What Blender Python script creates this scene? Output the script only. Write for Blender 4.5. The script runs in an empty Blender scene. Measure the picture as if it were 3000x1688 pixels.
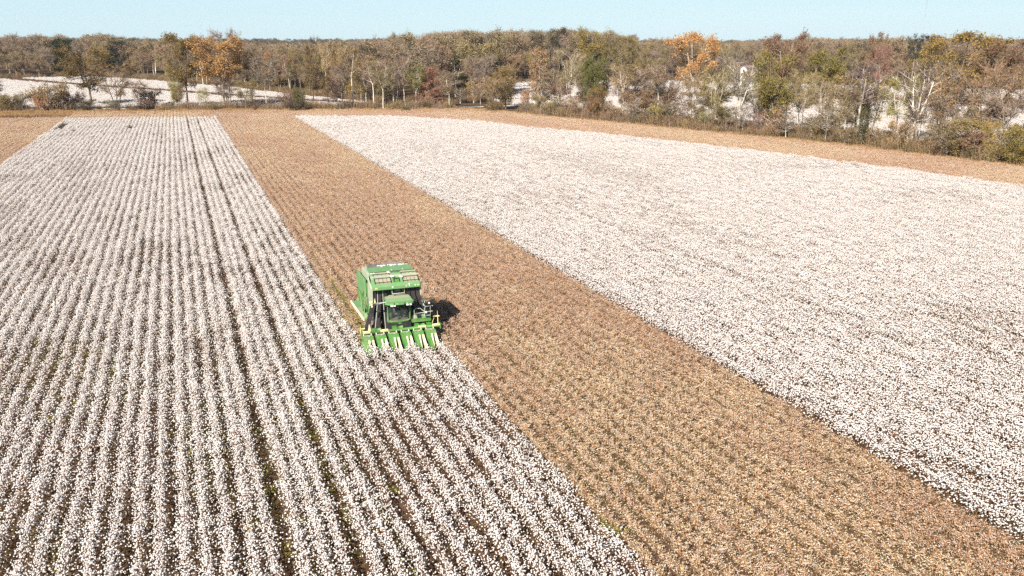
import bpy, bmesh, math, random
import numpy as np
from mathutils import Vector

sc = bpy.context.scene
COL = sc.collection
# ---------------------------------------------------------------- camera
W, H, F = 1024., 576., 880.
VPX, VPY, CH = 170., 44.5, 22.4
PITCH = math.atan((H / 2 - VPY) / F)
YAW = math.atan((W / 2 - VPX) / (F * math.cos(PITCH) + (H / 2 - VPY) * math.sin(PITCH)))
FWD = np.array([math.sin(YAW) * math.cos(PITCH), math.cos(YAW) * math.cos(PITCH), -math.sin(PITCH)])
RGT = np.array([math.cos(YAW), -math.sin(YAW), 0.])
UPV = np.cross(RGT, FWD)
CAMP = np.array([0., 0., CH])
cam = bpy.data.cameras.new("camera")
cam.sensor_width = 36.0
cam.lens = 36.0 * F / W
cam.clip_start = 0.5
cam.clip_end = 20000
camo = bpy.data.objects.new("camera", cam)
camo.location = CAMP
camo.rotation_euler = (math.pi / 2 - PITCH, 0, -YAW)
COL.objects.link(camo)
sc.camera = camo
# ---------------------------------------------------------------- light
SUN_AZ, SUN_EL = math.radians(225), math.radians(36)      # azimuth from +Y towards +X
w = bpy.data.worlds.new("World")
sc.world = w
w.use_nodes = True
nt = w.node_tree
bg = nt.nodes["Background"]
sky = nt.nodes.new("ShaderNodeTexSky")
sky.sky_type = 'NISHITA'
sky.sun_disc = False
sky.sun_elevation = SUN_EL
sky.sun_rotation = SUN_AZ
sky.altitude = 100
sky.air_density = 1.0
sky.dust_density = 0.3
sky.ozone_density = 3.0
pale = nt.nodes.new("ShaderNodeMix")          # the clear sky, washed pale towards the horizon by haze
pale.data_type = 'RGBA'
wtc = nt.nodes.new("ShaderNodeTexCoord"); wsx = nt.nodes.new("ShaderNodeSeparateXYZ"); wmr = nt.nodes.new("ShaderNodeMapRange")
nt.links.new(wtc.outputs['Generated'], wsx.inputs[0]); nt.links.new(wsx.outputs['Z'], wmr.inputs['Value'])
wmr.interpolation_type = 'SMOOTHSTEP'
for k_, v_ in (('From Min', 0.0), ('From Max', 0.34), ('To Min', 0.72), ('To Max', 0.0)): wmr.inputs[k_].default_value = v_
nt.links.new(wmr.outputs['Result'], pale.inputs['Factor'])
nt.links.new(sky.outputs[0], pale.inputs['A'])
pale.inputs['B'].default_value = (6.4, 9.2, 10.7, 1)
nt.links.new(pale.outputs['Result'], bg.inputs[0])
bg.inputs[1].default_value = 0.055
sun = bpy.data.lights.new("sun", 'SUN')
sun.energy = 5.0
sun.angle = math.radians(0.53)
sun.color = (1.0, 0.95, 0.86)
suno = bpy.data.objects.new("sun", sun)
sd = Vector((-math.sin(SUN_AZ) * math.cos(SUN_EL), -math.cos(SUN_AZ) * math.cos(SUN_EL), -math.sin(SUN_EL)))
suno.rotation_euler = sd.to_track_quat('-Z', 'Y').to_euler()
suno.location = (-60, -60, 80)
COL.objects.link(suno)
sc.view_settings.view_transform = 'Standard'
sc.view_settings.look = 'None'
sc.view_settings.gamma = 1.0
sc.view_settings.exposure = 0.88
sc.view_settings.use_curve_mapping = False
sc.cycles.use_denoising = False
sc.cycles.max_bounces = 6
sc.cycles.diffuse_bounces = 3
sc.cycles.transparent_max_bounces = 8
sc.cycles.volume_bounces = 0
sc.cycles.use_adaptive_sampling = False
sc.render.filter_size = 1.2

# ---------------------------------------------------------------- maths of the view, used only to find places on the ground
def ray(x, y):
    return FWD * F + RGT * (x - W / 2) + UPV * (H / 2 - y)

def gnd(x, y, z=0.0):
    d = ray(x, y)
    return CAMP + d * ((z - CH) / d[2])

def proj(P):
    q = np.atleast_2d(np.asarray(P, float)) - CAMP
    zc = q @ FWD
    return W / 2 + F * (q @ RGT) / zc, H / 2 - F * (q @ UPV) / zc, zc

S3 = 1024. / 3000.

def smooth(a, b, x):
    t = np.clip((x - a) / (b - a), 0, 1)
    return t * t * (3 - 2 * t)

def terrain(x, y):
    x = np.asarray(x, float); y = np.asarray(y, float)
    d = x * math.sin(YAW) + y * math.cos(YAW)
    r = smooth(470, 800, d) * 6.0
    r = r + smooth(380, 470, d) * 1.2 * (0.5 + 0.5 * np.sin(x * 0.021 + y * 0.013))
    r = r + smooth(900, 2300, d) * 6 * (0.6 + 0.4 * np.sin(x * 0.0031 + 2.0))
    return r

# ---------------------------------------------------------------- mesh builder
class MB:
    def __init__(self):
        self.V = []; self.n = 0; self.F = []
    def add(self, V, Fc, mat=0, smooth=False):
        V = np.asarray(V, np.float32).reshape(-1, 3)
        Fc = np.asarray(Fc, np.int64)
        self.F.append((Fc + self.n, mat, smooth))
        self.V.append(V); self.n += len(V)
    def box(self, c, s, mat=0, rz=0.0, rx=0.0, ry=0.0):
        c = np.array(c, float); hx, hy, hz = s[0] / 2, s[1] / 2, s[2] / 2
        v = np.array([[-hx, -hy, -hz], [hx, -hy, -hz], [hx, hy, -hz], [-hx, hy, -hz], [-hx, -hy, hz], [hx, -hy, hz], [hx, hy, hz], [-hx, hy, hz]])
        for ax, a in ((0, rx), (1, ry), (2, rz)):
            if a:
                i, j = [(1, 2), (2, 0), (0, 1)][ax]
                ca, sa = math.cos(a), math.sin(a)
                p, q = v[:, i].copy(), v[:, j].copy()
                v[:, i] = p * ca - q * sa; v[:, j] = p * sa + q * ca
        self.add(v + c, [[0, 3, 2, 1], [4, 5, 6, 7], [0, 1, 5, 4], [1, 2, 6, 5], [2, 3, 7, 6], [3, 0, 4, 7]], mat)
    def hexa(self, bot, top, mat=0):
        self.add(np.array(list(bot) + list(top), float), [[0, 3, 2, 1], [4, 5, 6, 7], [0, 1, 5, 4], [1, 2, 6, 5], [2, 3, 7, 6], [3, 0, 4, 7]], mat)
    def prism(self, poly, axis, a, b, mat=0, smooth=False):
        """poly: 2-D outline, extruded along axis from a to b (axis 0: poly is (y,z); 1: (x,z); 2: (x,y))"""
        n = len(poly); vs = []
        for t in (a, b):
            for p in poly:
                vs.append([(t, p[0], p[1]), (p[0], t, p[1]), (p[0], p[1], t)][axis])
        self.add(vs, [[i, (i + 1) % n, n + (i + 1) % n, n + i] for i in range(n)], mat, smooth)
        self.add(vs[:n], [list(range(n))[::-1]], mat)
        self.add(vs[n:], [list(range(n))], mat)
    def tube(self, pts, radii, sides=6, mat=0, cap=True, smooth=True):
        pts = np.asarray(pts, float); n = len(pts)
        if np.isscalar(radii): radii = [radii] * n
        radii = np.asarray(radii, float)
        d = np.gradient(pts, axis=0)
        d /= np.maximum(np.linalg.norm(d, axis=1, keepdims=True), 1e-9)
        ref = np.array([0, 0, 1.]) if abs(d.mean(0)[2]) < 0.8 * np.linalg.norm(d.mean(0)) + 1e-9 else np.array([1., 0.13, 0])
        u = np.cross(d, ref); u /= np.maximum(np.linalg.norm(u, axis=1, keepdims=True), 1e-9)
        v = np.cross(d, u)
        a = np.arange(sides) * 2 * math.pi / sides
        ring = pts[:, None, :] + radii[:, None, None] * (u[:, None, :] * np.cos(a)[None, :, None] + v[:, None, :] * np.sin(a)[None, :, None])
        i = np.arange(n - 1)[:, None] * sides; j = np.arange(sides)[None, :]; k = (j + 1) % sides
        q = np.stack([i + j, i + k, i + sides + k, i + sides + j], -1).reshape(-1, 4)
        self.add(ring.reshape(-1, 3), q, mat, smooth)
        if cap:
            self.F.append((np.array([list(range(sides))]) + self.n - n * sides, mat, False))
            self.F.append((np.array([list(range(sides))[::-1]]) + self.n - sides, mat, False))
    def rect_tube(self, pts, wx, wy, mat=0):
        """a rectangular duct along pts, its section lying flat in x/y"""
        vs = []
        for p in pts:
            for sx, sy in ((-1, -1), (1, -1), (1, 1), (-1, 1)):
                vs.append((p[0] + sx * wx / 2, p[1] + sy * wy / 2, p[2]))
        n = len(pts); q = []
        for i in range(n - 1):
            for j in range(4):
                q.append([i * 4 + j, i * 4 + (j + 1) % 4, i * 4 + 4 + (j + 1) % 4, i * 4 + 4 + j])
        q.append([3, 2, 1, 0]); q.append([n * 4 - 4, n * 4 - 3, n * 4 - 2, n * 4 - 1])
        self.add(vs, q, mat)
    def ribbons(self, A, B, wdt, rng, mat=0, wend=None):
        A = np.asarray(A, float); B = np.asarray(B, float); n = len(A)
        d = B - A
        r = rng.normal(size=(n, 3)); u = np.cross(d, r); u /= np.maximum(np.linalg.norm(u, axis=1, keepdims=True), 1e-9)
        wdt = np.broadcast_to(np.asarray(wdt, float), (n,))[:, None] / 2
        we = wdt * 0.5 if wend is None else np.broadcast_to(np.asarray(wend, float), (n,))[:, None] / 2
        V = np.stack([A - u * wdt, A + u * wdt, B + u * we, B - u * we], 1).reshape(-1, 3)
        self.add(V, (np.arange(n)[:, None] * 4 + np.arange(4)[None, :]), mat)
    def leaves(self, P, size, rng, mat=0, flat=0.0):
        P = np.asarray(P, float); n = len(P)
        nrm = rng.normal(size=(n, 3)); nrm[:, 2] += flat * np.sign(rng.uniform(-0.2, 1, n)) * 1.5
        nrm /= np.linalg.norm(nrm, axis=1, keepdims=True)
        u = np.cross(nrm, rng.normal(size=(n, 3))); u /= np.linalg.norm(u, axis=1, keepdims=True)
        v = np.cross(nrm, u)
        s = (np.broadcast_to(np.asarray(size, float), (n,)) * rng.uniform(0.6, 1.3, n))[:, None] / 2
        V = np.stack([P - u * s, P - v * s * 0.7 + nrm * s * 0.25, P + u * s, P + v * s * 0.7 + nrm * s * 0.25], 1).reshape(-1, 3)
        self.add(V, (np.arange(n)[:, None] * 4 + np.arange(4)[None, :]), mat)
    def copies(self, TV, TF, P, S, R, mat=0, smooth=True):
        """copies of a small template: P positions, S (n,3) scales, R (n,3,3) rotations"""
        V = np.einsum('nij,nkj->nki', R, TV[None] * S[:, None, :]) + P[:, None, :]
        n, k = len(P), len(TV)
        Fc = (TF[None] + (np.arange(n) * k)[:, None, None]).reshape(-1, TF.shape[1])
        self.add(V.reshape(-1, 3), Fc, mat, smooth)
    def mesh(self, name, mats):
        me = bpy.data.meshes.new(name)
        V = np.concatenate(self.V) if self.V else np.zeros((0, 3), np.float32)
        me.vertices.add(len(V)); me.vertices.foreach_set('co', V.astype(np.float32).ravel())
        loops = np.concatenate([f.ravel() for f, m, s in self.F])
        tot = np.concatenate([np.full(len(f), f.shape[1]) for f, m, s in self.F])
        mi = np.concatenate([np.full(len(f), m) for f, m, s in self.F])
        sm = np.concatenate([np.full(len(f), s) for f, m, s in self.F])
        me.loops.add(len(loops)); me.loops.foreach_set('vertex_index', loops.astype(np.int32))
        me.polygons.add(len(tot))
        start = np.concatenate([[0], np.cumsum(tot)[:-1]])
        me.polygons.foreach_set('loop_start', start.astype(np.int32))
        me.polygons.foreach_set('loop_total', tot.astype(np.int32))
        me.polygons.foreach_set('material_index', mi.astype(np.int32))
        me.polygons.foreach_set('use_smooth', sm.astype(bool))
        for m in mats: me.materials.append(m)
        me.update(calc_edges=True)
        me.validate()
        return me
    def obj(self, name, mats, parent=None, loc=None, bevel=0.0):
        if not isinstance(mats, (list, tuple)): mats = [mats]
        o = bpy.data.objects.new(name, self.mesh(name, mats))
        COL.objects.link(o)
        if parent is not None: o.parent = parent
        if loc is not None: o.location = loc
        if bevel:
            b = o.modifiers.new('bevel', 'BEVEL'); b.width = bevel; b.segments = 2; b.limit_method = 'ANGLE'
        return o

def tag(o, label=None, cat=None, group=None, kind=None):
    if label: o['label'] = label
    if cat: o['category'] = cat
    if group: o['group'] = group
    if kind: o['kind'] = kind
    return o

def empty(name, loc, label, cat, group=None):
    o = bpy.data.objects.new(name, None); COL.objects.link(o)
    o.location = loc; o.empty_display_size = 0.5
    return tag(o, label, cat, group)

def rot_random(rng, n):
    q = rng.normal(size=(n, 4)); q /= np.linalg.norm(q, axis=1, keepdims=True)
    a, b, c, d = q.T
    return np.stack([np.stack([1 - 2 * (c * c + d * d), 2 * (b * c - a * d), 2 * (b * d + a * c)], -1),
                     np.stack([2 * (b * c + a * d), 1 - 2 * (b * b + d * d), 2 * (c * d - a * b)], -1),
                     np.stack([2 * (b * d - a * c), 2 * (c * d + a * b), 1 - 2 * (b * b + c * c)], -1)], 1)

bm = bmesh.new(); bmesh.ops.create_icosphere(bm, subdivisions=2, radius=1.0)
ICO_V = np.array([v.co[:] for v in bm.verts]); ICO_F = np.array([[v.index for v in f.verts] for f in bm.faces]); bm.free()
bm = bmesh.new(); bmesh.ops.create_icosphere(bm, subdivisions=1, radius=1.0)
ICL_V = np.array([v.co[:] for v in bm.verts]); ICL_F = np.array([[v.index for v in f.verts] for f in bm.faces]); bm.free()

def vnoise(x, y, seed=0):
    """smooth 2-D value noise in 0..1 for placing plants"""
    x = np.asarray(x, float); y = np.asarray(y, float)
    xi, yi = np.floor(x).astype(np.int64), np.floor(y).astype(np.int64)
    fx, fy = x - xi, y - yi
    fx = fx * fx * (3 - 2 * fx); fy = fy * fy * (3 - 2 * fy)
    def h(i, j):
        n = (i * 374761393 + j * 668265263 + seed * 1442695041) & 0x7fffffff
        n = ((n ^ (n >> 13)) * 1274126177) & 0x7fffffff
        return ((n ^ (n >> 16)) & 0xffff) / 65535.
    return (h(xi, yi) * (1 - fx) + h(xi + 1, yi) * fx) * (1 - fy) + (h(xi, yi + 1) * (1 - fx) + h(xi + 1, yi + 1) * fx) * fy

# ---------------------------------------------------------------- materials
def mat_new(name):
    m = bpy.data.materials.new(name); m.use_nodes = True
    t = m.node_tree; p = t.nodes['Principled BSDF']
    return m, t, p

def mat_plain(name, col, rough=0.6, metal=0.0, dirt=None, dscale=3.0, damt=0.5, spec=0.4, bump=0.0, coat=0.0):
    m, t, p = mat_new(name)
    p.inputs['Roughness'].default_value = rough
    p.inputs['Metallic'].default_value = metal
    p.inputs['Specular IOR Level'].default_value = spec
    if coat: p.inputs['Coat Weight'].default_value = coat
    tc = t.nodes.new('ShaderNodeTexCoord')
    n = t.nodes.new('ShaderNodeTexNoise'); n.inputs['Scale'].default_value = dscale; n.inputs['Detail'].default_value = 6
    t.links.new(tc.outputs['Object'], n.inputs['Vector'])
    r = t.nodes.new('ShaderNodeValToRGB')
    r.color_ramp.elements[0].position = 0.42; r.color_ramp.elements[1].position = 0.68
    d = dirt if dirt else tuple(c * 0.75 for c in col)
    mix = tuple(c * (1 - damt) + e * damt for c, e in zip(col, d))
    r.color_ramp.elements[0].color = (*col, 1); r.color_ramp.elements[1].color = (*mix, 1)
    t.links.new(n.outputs['Fac'], r.inputs['Fac'])
    t.links.new(r.outputs['Color'], p.inputs['Base Color'])
    if bump:
        b = t.nodes.new('ShaderNodeBump'); b.inputs['Strength'].default_value = bump
        t.links.new(n.outputs['Fac'], b.inputs['Height']); t.links.new(b.outputs['Normal'], p.inputs['Normal'])
    return m

def mat_island(name, cols, rough=0.85, transl=0.0, objcol=False, vlo=0.7, vhi=1.3, tint=None):
    """diffuse plant matter whose colour varies from leaf to leaf; objcol: multiplied by the object's own colour"""
    m = bpy.data.materials.new(name); m.use_nodes = True
    t = m.node_tree
    for n in list(t.nodes): t.nodes.remove(n)
    out = t.nodes.new('ShaderNodeOutputMaterial')
    geo = t.nodes.new('ShaderNodeNewGeometry')
    ramp = t.nodes.new('ShaderNodeValToRGB'); ramp.color_ramp.interpolation = 'LINEAR'
    els = ramp.color_ramp.elements
    while len(els) < len(cols): els.new(0.5)
    for i, c in enumerate(cols):
        els[i].position = i / max(1, len(cols) - 1); els[i].color = (*c, 1)
    t.links.new(geo.outputs['Random Per Island'], ramp.inputs['Fac'])
    oi = t.nodes.new('ShaderNodeObjectInfo')
    c = ramp.outputs['Color']
    if objcol:
        mx = t.nodes.new('ShaderNodeMix'); mx.data_type = 'RGBA'; mx.blend_type = 'MULTIPLY'; mx.inputs['Factor'].default_value = 1
        t.links.new(c, mx.inputs['A']); t.links.new(oi.outputs['Color'], mx.inputs['B']); c = mx.outputs['Result']
    if tint:
        mx = t.nodes.new('ShaderNodeMix'); mx.data_type = 'RGBA'; mx.inputs['Factor'].default_value = tint
        t.links.new(c, mx.inputs['A']); t.links.new(oi.outputs['Color'], mx.inputs['B']); c = mx.outputs['Result']
    mp = t.nodes.new('ShaderNodeMapRange'); mp.inputs['To Min'].default_value = vlo; mp.inputs['To Max'].default_value = vhi
    wn = t.nodes.new('ShaderNodeTexWhiteNoise'); wn.noise_dimensions = '1D'
    ad = t.nodes.new('ShaderNodeMath'); ad.operation = 'MULTIPLY_ADD'; ad.inputs[1].default_value = 17.3
    t.links.new(geo.outputs['Random Per Island'], ad.inputs[0]); t.links.new(oi.outputs['Random'], ad.inputs[2])
    t.links.new(ad.outputs[0], wn.inputs['W']); t.links.new(wn.outputs['Value'], mp.inputs['Value'])
    hv = t.nodes.new('ShaderNodeHueSaturation'); t.links.new(c, hv.inputs['Color']); t.links.new(mp.outputs['Result'], hv.inputs['Value'])
    d = t.nodes.new('ShaderNodeBsdfDiffuse'); t.links.new(hv.outputs['Color'], d.inputs['Color'])
    if transl:
        tr = t.nodes.new('ShaderNodeBsdfTranslucent'); t.links.new(hv.outputs['Color'], tr.inputs['Color'])
        ms = t.nodes.new('ShaderNodeMixShader'); ms.inputs[0].default_value = transl
        t.links.new(d.outputs[0], ms.inputs[1]); t.links.new(tr.outputs[0], ms.inputs[2]); t.links.new(ms.outputs[0], out.inputs[0])
    else:
        t.links.new(d.outputs[0], out.inputs[0])
    return m

M_BOLL = mat_island('cotton_lint', [(0.72, 0.645, 0.60), (0.80, 0.745, 0.70), (0.76, 0.69, 0.64)], transl=0.12, vlo=0.9, vhi=1.05)
M_STALK = mat_island('cotton_stalk', [(0.13, 0.055, 0.034), (0.24, 0.12, 0.07), (0.17, 0.075, 0.046)])
M_DEADLEAF = mat_island('cotton_leaf', [(0.10, 0.05, 0.025), (0.16, 0.085, 0.04), (0.10, 0.085, 0.02), (0.20, 0.10, 0.06)], transl=0.2)
M_BURR = mat_island('empty_burr', [(0.58, 0.38, 0.225), (0.80, 0.65, 0.46), (0.43, 0.23, 0.125), (0.68, 0.49, 0.30)], transl=0.15)
M_STUBSTALK = mat_island('stubble_stalk', [(0.38, 0.195, 0.105), (0.54, 0.33, 0.195), (0.46, 0.24, 0.13)])
M_WEED = mat_island('weed_leaf', [(0.30, 0.26, 0.06), (0.20, 0.19, 0.04), (0.40, 0.34, 0.12)], transl=0.3)
M_DRYGRASS = mat_island('dry_grass', [(0.42, 0.25, 0.12), (0.52, 0.34, 0.17), (0.33, 0.17, 0.085), (0.46, 0.33, 0.16)], transl=0.25)
M_LEAF = mat_island('tree_leaf', [(0.82, 0.86, 0.9), (1.0, 1.0, 1.0), (1.2, 1.08, 0.85)], transl=0.3, objcol=True, vlo=0.6, vhi=1.4)
M_TWIG = mat_island('tree_twig', [(0.20, 0.15, 0.11), (0.32, 0.25, 0.195), (0.26, 0.195, 0.15)], vlo=0.7, vhi=1.3, tint=0.5)

def mat_bark():
    m, t, p = mat_new('tree_bark')
    p.inputs['Roughness'].default_value = 0.9
    oi = t.nodes.new('ShaderNodeObjectInfo'); tc = t.nodes.new('ShaderNodeTexCoord')
    n = t.nodes.new('ShaderNodeTexNoise'); n.inputs['Scale'].default_value = 0.9; n.inputs['Detail'].default_value = 8
    t.links.new(tc.outputs['Object'], n.inputs['Vector'])
    mp = t.nodes.new('ShaderNodeMapRange'); mp.inputs['From Min'].default_value = 0.3; mp.inputs['From Max'].default_value = 0.7
    mp.inputs['To Min'].default_value = 0.6; mp.inputs['To Max'].default_value = 1.2
    t.links.new(n.outputs['Fac'], mp.inputs['Value'])
    hv = t.nodes.new('ShaderNodeHueSaturation')
    t.links.new(oi.outputs['Color'], hv.inputs['Color']); t.links.new(mp.outputs['Result'], hv.inputs['Value'])
    t.links.new(hv.outputs['Color'], p.inputs['Base Color'])
    return m
M_BARK = mat_bark()

def mat_ground():
    m, t, p = mat_new('field_soil')
    p.inputs['Roughness'].default_value = 0.95; p.inputs['Specular IOR Level'].default_value = 0.1
    tc = t.nodes.new('ShaderNodeTexCoord')
    a = t.nodes.new('ShaderNodeTexNoise'); a.inputs['Scale'].default_value = 2.2; a.inputs['Detail'].default_value = 9; a.inputs['Roughness'].default_value = 0.7
    b = t.nodes.new('ShaderNodeTexNoise'); b.inputs['Scale'].default_value = 0.06; b.inputs['Detail'].default_value = 4
    c = t.nodes.new('ShaderNodeTexNoise'); c.inputs['Scale'].default_value = 18; c.inputs['Detail'].default_value = 3
    for n in (a, b, c): t.links.new(tc.outputs['Object'], n.inputs['Vector'])
    r = t.nodes.new('ShaderNodeValToRGB')
    e = r.color_ramp.elements
    e[0].position = 0.3; e[0].color = (0.055, 0.030, 0.018, 1); e[1].position = 0.7; e[1].color = (0.15, 0.088, 0.052, 1)
    x = e.new(0.5); x.color = (0.095, 0.052, 0.031, 1)
    t.links.new(a.outputs['Fac'], r.inputs['Fac'])
    r2 = t.nodes.new('ShaderNodeValToRGB')
    r2.color_ramp.elements[0].position = 0.42; r2.color_ramp.elements[0].color = (0, 0, 0, 1)
    r2.color_ramp.elements[1].position = 0.68; r2.color_ramp.elements[1].color = (0.6, 0.6, 0.6, 1)
    t.links.new(b.outputs['Fac'], r2.inputs['Fac'])
    mx = t.nodes.new('ShaderNodeMix'); mx.data_type = 'RGBA'
    t.links.new(r2.outputs['Color'], mx.inputs['Factor']); t.links.new(r.outputs['Color'], mx.inputs['A']); mx.inputs['B'].default_value = (0.10, 0.080, 0.026, 1)
    r3 = t.nodes.new('ShaderNodeValToRGB')
    r3.color_ramp.elements[0].position = 0.60; r3.color_ramp.elements[0].color = (0, 0, 0, 1)
    r3.color_ramp.elements[1].position = 0.66; r3.color_ramp.elements[1].color = (1, 1, 1, 1)
    t.links.new(c.outputs['Fac'], r3.inputs['Fac'])
    m2 = t.nodes.new('ShaderNodeMix'); m2.data_type = 'RGBA'
    t.links.new(r3.outputs['Color'], m2.inputs['Factor']); t.links.new(mx.outputs['Result'], m2.inputs['A']); m2.inputs['B'].default_value = (0.26, 0.17, 0.11, 1)
    t.links.new(m2.outputs['Result'], p.inputs['Base Color'])
    bp = t.nodes.new('ShaderNodeBump'); bp.inputs['Strength'].default_value = 0.6; bp.inputs['Distance'].default_value = 0.1
    t.links.new(a.outputs['Fac'], bp.inputs['Height']); t.links.new(bp.outputs['Normal'], p.inputs['Normal'])
    return m

# ---------------------------------------------------------------- ground
def build_ground():
    xs = np.concatenate([np.linspace(-3500, -500, 12), np.linspace(-450, 900, 136), np.linspace(1000, 3500, 11)])
    ys = np.concatenate([np.linspace(-600, 0, 5), np.linspace(10, 1000, 100), np.linspace(1100, 3600, 26)])
    X, Y = np.meshgrid(xs, ys)
    Z = terrain(X, Y)
    nx, ny = len(xs), len(ys)
    i = np.arange(ny - 1)[:, None] * nx; j = np.arange(nx - 1)[None, :]
    q = np.stack([i + j, i + j + 1, i + nx + j + 1, i + nx + j], -1).reshape(-1, 4)
    m = MB(); m.add(np.stack([X, Y, Z], -1).reshape(-1, 3), q, 0, True)
    o = m.obj('ground', mat_ground())
    tag(o, 'bare brown soil of the cotton field running to the horizon', 'ground', kind='structure')
build_ground()

# ---------------------------------------------------------------- scatter: one object whose points carry copies of a few small meshes
def scatter(name, pts, rot, scl, idx, protos, label, cat):
    me = bpy.data.meshes.new(name)
    n = len(pts)
    me.vertices.add(n); me.vertices.foreach_set('co', np.asarray(pts, np.float32).ravel())
    for an, ty, dat, key in (('rot', 'FLOAT_VECTOR', rot, 'vector'), ('scl', 'FLOAT_VECTOR', scl, 'vector'), ('pick', 'INT', idx, 'value')):
        at = me.attributes.new(an, ty, 'POINT')
        at.data.foreach_set(key, np.asarray(dat, np.int32 if ty == 'INT' else np.float32).ravel())
    o = bpy.data.objects.new(name, me); COL.objects.link(o)
    col = bpy.data.collections.new(name + '_pieces')
    for p in protos: col.objects.link(p)
    g = bpy.data.node_groups.new(name + '_scatter', 'GeometryNodeTree')
    g.interface.new_socket('Geometry', in_out='INPUT', socket_type='NodeSocketGeometry')
    g.interface.new_socket('Geometry', in_out='OUTPUT', socket_type='NodeSocketGeometry')
    N = g.nodes; L = g.links
    gi = N.new('NodeGroupInput'); go = N.new('NodeGroupOutput')
    ci = N.new('GeometryNodeCollectionInfo'); ci.inputs['Collection'].default_value = col
    ci.inputs['Separate Children'].default_value = True; ci.inputs['Reset Children'].default_value = True
    ip = N.new('GeometryNodeInstanceOnPoints'); ip.inputs['Pick Instance'].default_value = True
    def attr(nm, ty):
        a = N.new('GeometryNodeInputNamedAttribute'); a.data_type = ty; a.inputs['Name'].default_value = nm
        return a.outputs['Attribute']
    e2r = N.new('FunctionNodeEulerToRotation')
    L.new(attr('rot', 'FLOAT_VECTOR'), e2r.inputs[0])
    L.new(gi.outputs[0], ip.inputs['Points']); L.new(ci.outputs[0], ip.inputs['Instance'])
    L.new(attr('pick', 'INT'), ip.inputs['Instance Index']); L.new(e2r.outputs[0], ip.inputs['Rotation'])
    L.new(attr('scl', 'FLOAT_VECTOR'), ip.inputs['Scale'])
    L.new(ip.outputs[0], go.inputs[0])
    mo = o.modifiers.new('scatter', 'NODES'); mo.node_group = g
    return tag(o, label, cat, kind='stuff')

def proto(m, name, mats):
    return bpy.data.objects.new(name, m.mesh(name, mats))     # never linked to the scene itself

# ---------------------------------------------------------------- cotton plants
ROW = 0.965
X_CUT = 11.45                  # right edge of the standing left block (left edge of the harvester's pass)
X_PASS = X_CUT + 6 * ROW       # right edge of the pass being picked
X_RIGHT = X_PASS + 18 * ROW    # right edge of the picked strip
X_LEFT = X_CUT - 45 * ROW      # left edge of the standing block
SEG = 2.0

def cotton_seg(seed, n, sig=0.2, L=SEG, r=0.0315, lo=False):
    rng = np.random.default_rng(seed); m = MB()
    # plants along the row, each with its own spread of bolls
    npl = int(L * 7); py = (np.arange(npl) + .5) / npl * L - L / 2 + rng.normal(0, .07, npl); ph = rng.uniform(0.72, 1.05, npl); ps = rng.uniform(0.6, 1.35, npl)
    px = rng.normal(0, 0.04, npl)
    k = rng.integers(0, npl, n)
    P = np.zeros((n, 3))
    t = rng.beta(2.2, 1.35, n)
    P[:, 2] = 0.16 + t * (ph[k] - 0.12)
    wdt = sig * ps[k] * (1.25 - 0.75 * t)
    P[:, 0] = px[k] + np.clip(rng.normal(0, 1, n), -1.9, 1.9) * wdt
    P[:, 1] = py[k] + rng.normal(0, 0.14, n)
    S = r * rng.uniform(0.72, 1.28, (n, 1)) * rng.uniform(0.75, 1.25, (n, 3))
    TV, TF = (ICL_V, ICL_F) if lo else (ICO_V, ICO_F)
    if not lo:
        bump = 1 + 0.16 * np.sin(TV[:, 0:1] * 5 + 1) * np.sin(TV[:, 1:2] * 5) + 0.1 * np.sin(TV[:, 2:3] * 6)
        TV = TV * bump
    m.copies(TV, TF, P, S, rot_random(rng, n), 0)
    # stalks and branches
    base = np.stack([px, py, np.zeros(npl)], 1); top = np.stack([px + rng.normal(0, .05, npl), py + rng.normal(0, .05, npl), ph], 1)
    m.ribbons(base, top, 0.022, rng, 1)
    nb = npl * 5; kk = rng.integers(0, npl, nb); tt = rng.uniform(0.15, 0.9, nb)[:, None]
    A = base[kk] * (1 - tt) + top[kk] * tt
    an = rng.uniform(0, 6.283, nb); ln = rng.uniform(0.12, 0.36, nb) * (1.2 - tt[:, 0] * .7)
    B = A + np.stack([np.cos(an) * ln, np.sin(an) * ln, ln * 0.5], 1)
    m.ribbons(A, B, 0.014, rng, 1)
    nl = int(n * 0.55)
    Q = np.zeros((nl, 3)); kk = rng.integers(0, npl, nl)
    Q[:, 0] = px[kk] + rng.normal(0, sig * 1.05, nl); Q[:, 1] = py[kk] + rng.normal(0, .16, nl); Q[:, 2] = rng.uniform(0.03, 0.85, nl)
    m.leaves(Q, 0.085, rng, 2)
    return m

CMATS = [M_BOLL, M_STALK, M_DEADLEAF]
COT = [proto(cotton_seg(10 + i, 250, sig=0.285), 'cotton_plants_%02d' % i, CMATS) for i in range(8)]
COT += [proto(cotton_seg(40 + i, 150, sig=0.26), 'cotton_plants_thin_%02d' % i, CMATS) for i in range(4)]
def far_seg(seed, n=230, L=4.0):
    return cotton_seg(seed, n, sig=0.24, L=L, r=0.055, lo=True)
COTF = [proto(far_seg(70 + i), 'cotton_far_%02d' % i, CMATS) for i in range(5)]

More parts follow.
